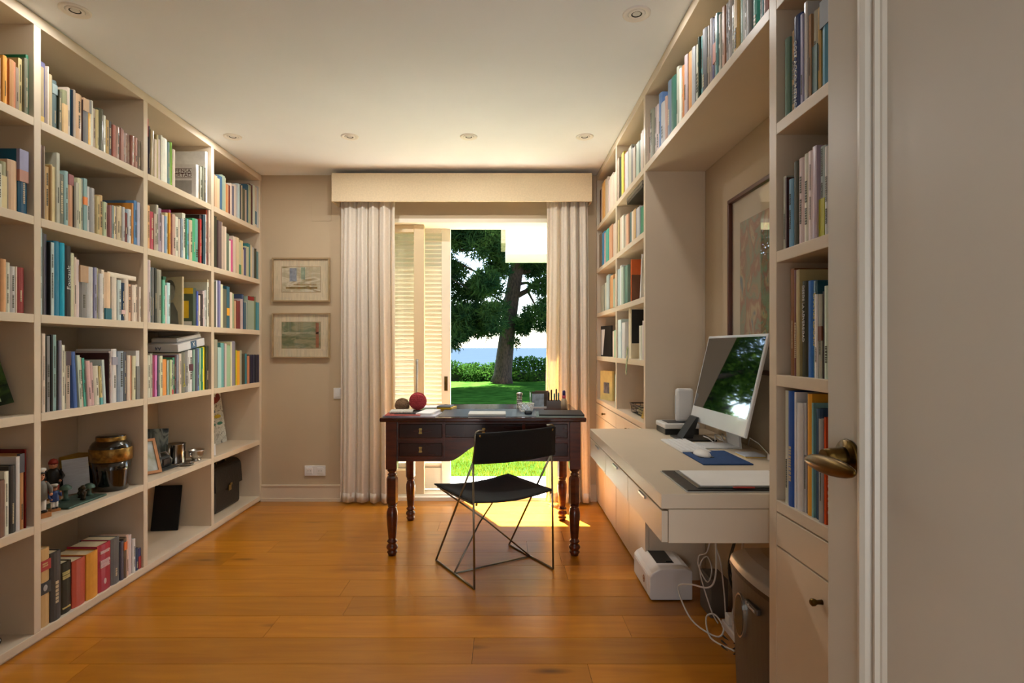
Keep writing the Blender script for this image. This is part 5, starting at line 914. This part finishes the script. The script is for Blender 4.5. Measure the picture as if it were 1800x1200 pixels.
MB().box(.055, 3.4, 7.8, 8.6, 2.46, 3.1).build('white_fascia', mat('bright_white_fascia', 'f4f2ec', .7), cn, world=True); MB().box(3.1, 3.3, 8.1, 8.3, GZ, 2.46).build('post', M_white, cn, world=True); MB().box(-.01, .055, 7.85, 8.55, 2.62, 3.1).build('bamboo_edge', mat('bamboo_blind', '9c9478', .8, var=.4, scale=20, stretch=(1, 1, 12)), cn, world=True)
# sunlit near lawn: real blades
def blades(n, x0, x1, y0, y1, hmin, hmax, wd_, name, m, lab, cat):
    b = np.empty((n, 4, 3)); x = RNG.uniform(x0, x1, n); y = RNG.uniform(y0, y1, n); a = RNG.uniform(0, 6.283, n); h = RNG.uniform(hmin, hmax, n)
    dx, dy = np.cos(a) * wd_, np.sin(a) * wd_; lx, ly = RNG.normal(0, .012, n), RNG.normal(0, .012, n)
    b[:, 0] = np.stack([x - dx, y - dy, np.full(n, GZ)], 1); b[:, 1] = np.stack([x + dx, y + dy, np.full(n, GZ)], 1); b[:, 2] = np.stack([x + dx * .3 + lx, y + dy * .3 + ly, GZ + h], 1); b[:, 3] = np.stack([x - dx * .3 + lx, y - dy * .3 + ly, GZ + h], 1)
    return quads(b, name, m)
def quads(b, name, m):
    n = len(b); me = bpy.data.meshes.new(name); me.vertices.add(n * 4); me.vertices.foreach_set('co', b.reshape(-1).astype(np.float32)); me.loops.add(n * 4); me.loops.foreach_set('vertex_index', np.arange(n * 4, dtype=np.int32))
    me.polygons.add(n); me.polygons.foreach_set('loop_start', np.arange(0, n * 4, 4, dtype=np.int32)); me.polygons.foreach_set('loop_total', np.full(n, 4, dtype=np.int32)); me.update(calc_edges=True); me.materials.append(m)
    o = bpy.data.objects.new(name, me); COL.objects.link(o); return o
def leaf_mat(name, h, h2, trans=.4):
    m = bpy.data.materials.new(name); m.use_nodes = True; t = m.node_tree; t.nodes.remove(t.nodes['Principled BSDF']); df = t.nodes.new('ShaderNodeBsdfDiffuse'); tl = t.nodes.new('ShaderNodeBsdfTranslucent'); mx = t.nodes.new('ShaderNodeMixShader'); mx.inputs[0].default_value = trans
    tc = t.nodes.new('ShaderNodeTexCoord'); nz = t.nodes.new('ShaderNodeTexNoise'); nz.inputs['Scale'].default_value = 2.0; r = t.nodes.new('ShaderNodeValToRGB'); r.color_ramp.elements[0].color = hexc(h); r.color_ramp.elements[1].color = hexc(h2); r.color_ramp.elements[0].position = .35; r.color_ramp.elements[1].position = .65
    t.links.new(tc.outputs['Object'], nz.inputs[0]); t.links.new(nz.outputs['Fac'], r.inputs[0]); t.links.new(r.outputs[0], df.inputs[0]); t.links.new(r.outputs[0], tl.inputs[0]); t.links.new(df.outputs[0], mx.inputs[1]); t.links.new(tl.outputs[0], mx.inputs[2]); t.links.new(mx.outputs[0], t.nodes['Material Output'].inputs[0]); return m
gb = blades(26000, -1.6, 1.6, 5.29, 8.2, .02, .05, .0035, 'grass_blades', leaf_mat('grass_blade', '566a1c', '747a26'), '', ''); gb['kind'] = 'stuff'; tag(gb, 'short sunlit grass growing beside the terrace', 'grass')
M_need = leaf_mat('pine_needles', '1c3420', '3c5428', .3); M_leaf = leaf_mat('hedge_leaves', '1f3a16', '3f6426', .35); M_bark = mat('pine_bark', '44362c', .95, var=.5, scale=9, bump=.9, stretch=(3, 3, 1), h2='201812')
def needles(clumps, per, ln_, wd_):
    out = []
    for (c, r) in clumps:
        n = max(20, int(per * (r[0] * r[1] * r[2]) ** (2 / 3))); d = RNG.normal(size=(n, 3)); d /= np.linalg.norm(d, axis=1)[:, None]; rad = RNG.uniform(.15, 1, n) ** .5
        p = np.array(c) + d * rad[:, None] * np.array(r); q = d * .6 + RNG.normal(size=(n, 3)) * .7; q /= np.linalg.norm(q, axis=1)[:, None]
        s = np.cross(q, RNG.normal(size=(n, 3))); s /= np.linalg.norm(s, axis=1)[:, None]; L = (ln_ * RNG.uniform(.6, 1.2, n))[:, None]
        b = np.empty((n, 4, 3)); b[:, 0] = p - s * wd_; b[:, 1] = p + s * wd_; b[:, 2] = p + q * L + s * wd_ * .5; b[:, 3] = p + q * L - s * wd_ * .5; out.append(b)
    return np.concatenate(out)
def tree(name, label, base, trunk, branches, clumps, per=900, ln_=.16, wd_=.012, nm='needle_foliage', m=None):
    t = thing(name, label, 'tree', base); B = Vector(base)
    MB().tube([Vector(p) - B for p, r in trunk], [r for p, r in trunk], 14).build('trunk', M_bark, t)
    for pts, r0 in branches: MB().tube([Vector(p) - B for p in pts], [r0 * (1 - .75 * i / (len(pts) - 1)) for i in range(len(pts))], 7).build('branch', M_bark, t)
    f = quads(needles(clumps, per, ln_, wd_) - np.array(base), nm, m or M_need); f.parent = t; f['kind'] = 'stuff'; return t
TY = 19.3
tr = [((.0, TY, GZ), .40), ((.03, TY, .25), .31), ((.154, TY, 1.39), .27), ((.35, TY, 2.93), .25), ((.58, TY, 4.28), .23), ((.80, TY, 5.6), .20), ((1.15, TY, 7.4), .15), ((1.3, TY, 9.2), .08)]
def PX(x, y, Y=TY): return tuple(px(x, y, Y))
rg = random.Random(12)
br1 = [([PX(905, 522), PX(925, 512), PX(943, 495), PX(962, 488), PX(985, 470)], .11), ([PX(912, 480), PX(930, 476), PX(950, 452), PX(975, 430)], .09), ([PX(900, 545), PX(885, 530), PX(868, 520), PX(845, 512)], .06), ([PX(908, 500), PX(925, 497), PX(945, 505), PX(965, 530)], .07), ([PX(918, 430), PX(890, 400), PX(860, 370)], .10), ([PX(918, 425), PX(950, 425), PX(990, 400)], .09), ([PX(927, 510), PX(940, 535), PX(955, 552)], .05)]
cl1 = []
for (x, y, r, k) in ((940, 468, 20, 3), (955, 505, 18, 2), (948, 545, 20, 3), (930, 565, 16, 3), (958, 570, 14, 2), (915, 580, 10, 1), (942, 430, 26, 3), (965, 450, 26, 3), (985, 480, 30, 3), (990, 540, 26, 3), (905, 603, 6, 1), (880, 420, 22, 2), (1000, 420, 34, 3)):
    for q in range(k): c = px(x + rg.uniform(-r, r) * .7, y + rg.uniform(-r, r) * .5, TY + rg.uniform(-1.2, 1.2)); cl1.append((tuple(c), (r * .011 + .15, .45, r * .008 + .12)))
for q in range(40): a = rg.uniform(0, 6.283); d = rg.uniform(.6, 4.2); cl1.append(((1.0 + d * math.cos(a), TY + d * math.sin(a), rg.uniform(5.6, 9.2) - .25 * d), (.95, .95, .45)))
tree('pine_tree', 'leaning pine with bare dark trunk standing before the hedge', (0, TY, GZ), tr, br1, cl1, 3600, .18, .016)
T2 = 16.0
tr2 = [((-4.6, T2, GZ), .36), ((-4.4, T2, 1.5), .30), ((-4.0, T2, 3.4), .27), ((-3.4, T2, 5.2), .20), ((-2.9, T2, 7.4), .12)]
br2 = [([(-4.0, T2, 3.4), (-2.8, T2, 4.3), (-1.7, T2 + .2, 4.4), (-.9, T2 + .3, 4.8), (-.2, T2, 5.1)], .13), ([(-4.2, T2, 2.7), (-3.0, T2 + .3, 3.0), (-2.0, T2 + .2, 2.6), (-1.1, T2, 2.2), (-.5, T2, 2.0)], .09), ([(-3.6, T2, 4.7), (-2.3, T2 + .4, 4.0), (-1.3, T2 + .1, 3.6), (-.5, T2, 3.2)], .09), ([(-1.5, T2 + .1, 4.35), (-1.1, T2, 3.9), (-.6, T2 - .2, 3.9)], .05), ([(-2.6, T2, 3.0), (-1.6, T2 - .3, 3.2), (-.9, T2 - .2, 2.8)], .05), ([(-4.3, T2, 2.4), (-6, T2 + .5, 3.6), (-7.5, T2, 4.2)], .1)]
cl2 = []
for (x, y, r, k) in ((800, 405, 26, 4), (835, 405, 26, 4), (865, 412, 22, 4), (882, 440, 16, 3), (855, 445, 22, 3), (815, 430, 20, 2), (872, 470, 18, 3), (800, 480, 18, 2), (840, 500, 22, 4), (865, 505, 18, 3), (812, 520, 20, 3), (800, 555, 20, 4), (830, 560, 22, 4), (852, 548, 18, 3), (872, 545, 14, 2), (815, 582, 16, 3), (797, 592, 14, 3), (845, 580, 14, 2), (880, 570, 12, 2), (780, 560, 26, 4), (760, 480, 36, 5), (770, 420, 36, 5), (735, 560, 26, 4), (862, 585, 10, 1), (890, 410, 16, 2)):
    for q in range(k): c = px(x + rg.uniform(-r, r) * .75, y + rg.uniform(-r, r) * .6, T2 + rg.uniform(-1.2, 1.0)); cl2.append((tuple(c), (r * .011 + .13, .40, r * .0075 + .12)))
for q in range(46): a = rg.uniform(0, 6.283); d = rg.uniform(.6, 4.6); cl2.append(((-3.2 + d * math.cos(a), T2 + d * math.sin(a), rg.uniform(5.0, 8.6) - .2 * d), (1.0, 1.0, .45)))
tree('pine_tree', 'broad pine with low spreading branches over the lawn', (-4.6, T2, GZ), tr2, br2, cl2, 3600, .18, .016)
for i, (X, Y, lab) in enumerate(((-6.3, 18.6, 'bushy green garden tree beyond the broad pine'), (-9.0, 14.2, 'rounded green garden tree beside the lawn'), (-13.5, 15.0, 'wide green garden tree at the far side of lawn'), (6.5, 20.5, 'round garden tree behind the terrace canopy'))):
    cl = [((X + rg.gauss(0, 1.0), Y + rg.gauss(0, 1.0), rg.uniform(1.2, 6.4)), (1.1, 1.1, .8)) for q in range(30)]
    tree('garden_tree', lab, (X, Y, GZ), [((X, Y, GZ), .2), ((X + .1, Y, 1.6), .15), ((X, Y, 3.6), .08)], [([(X + .1, Y, 1.6), (X + 1, Y + .3, 2.8)], .07), ([(X + .1, Y, 1.8), (X - .9, Y - .4, 3.0)], .07)], cl, 1500, .14, .045, 'leaf_foliage', leaf_mat('tree_leaves_%d' % i, '2f5020', '6a8c34', .45))
hg = thing('garden_hedge', 'dark clipped hedge along the end of the lawn', 'hedge', (0, 20.9, GZ)); hc_ = []
for k in range(150): x = -16 + 32 * k / 149; hc_.append(((x + rg.uniform(-.1, .1), 20.7 + rg.uniform(-.3, .4), GZ + .18), (.42, .4, .32))); hc_.append(((x, 20.9 + rg.uniform(-.3, .3), GZ + .50 + .12 * math.sin(x * 1.7) + rg.uniform(-.06, .08)), (.36, .36, .26)))
f = quads(needles(hc_, 2200, .07, .028) - np.array((0, 20.9, GZ)), 'leaf_foliage', M_leaf); f.parent = hg; f['kind'] = 'stuff'
MB().box(-16, 16, -.25, .30, 0, .30).build('woody_core', mat('hedge_core', '1c2814', .95, var=.4, scale=12), hg)
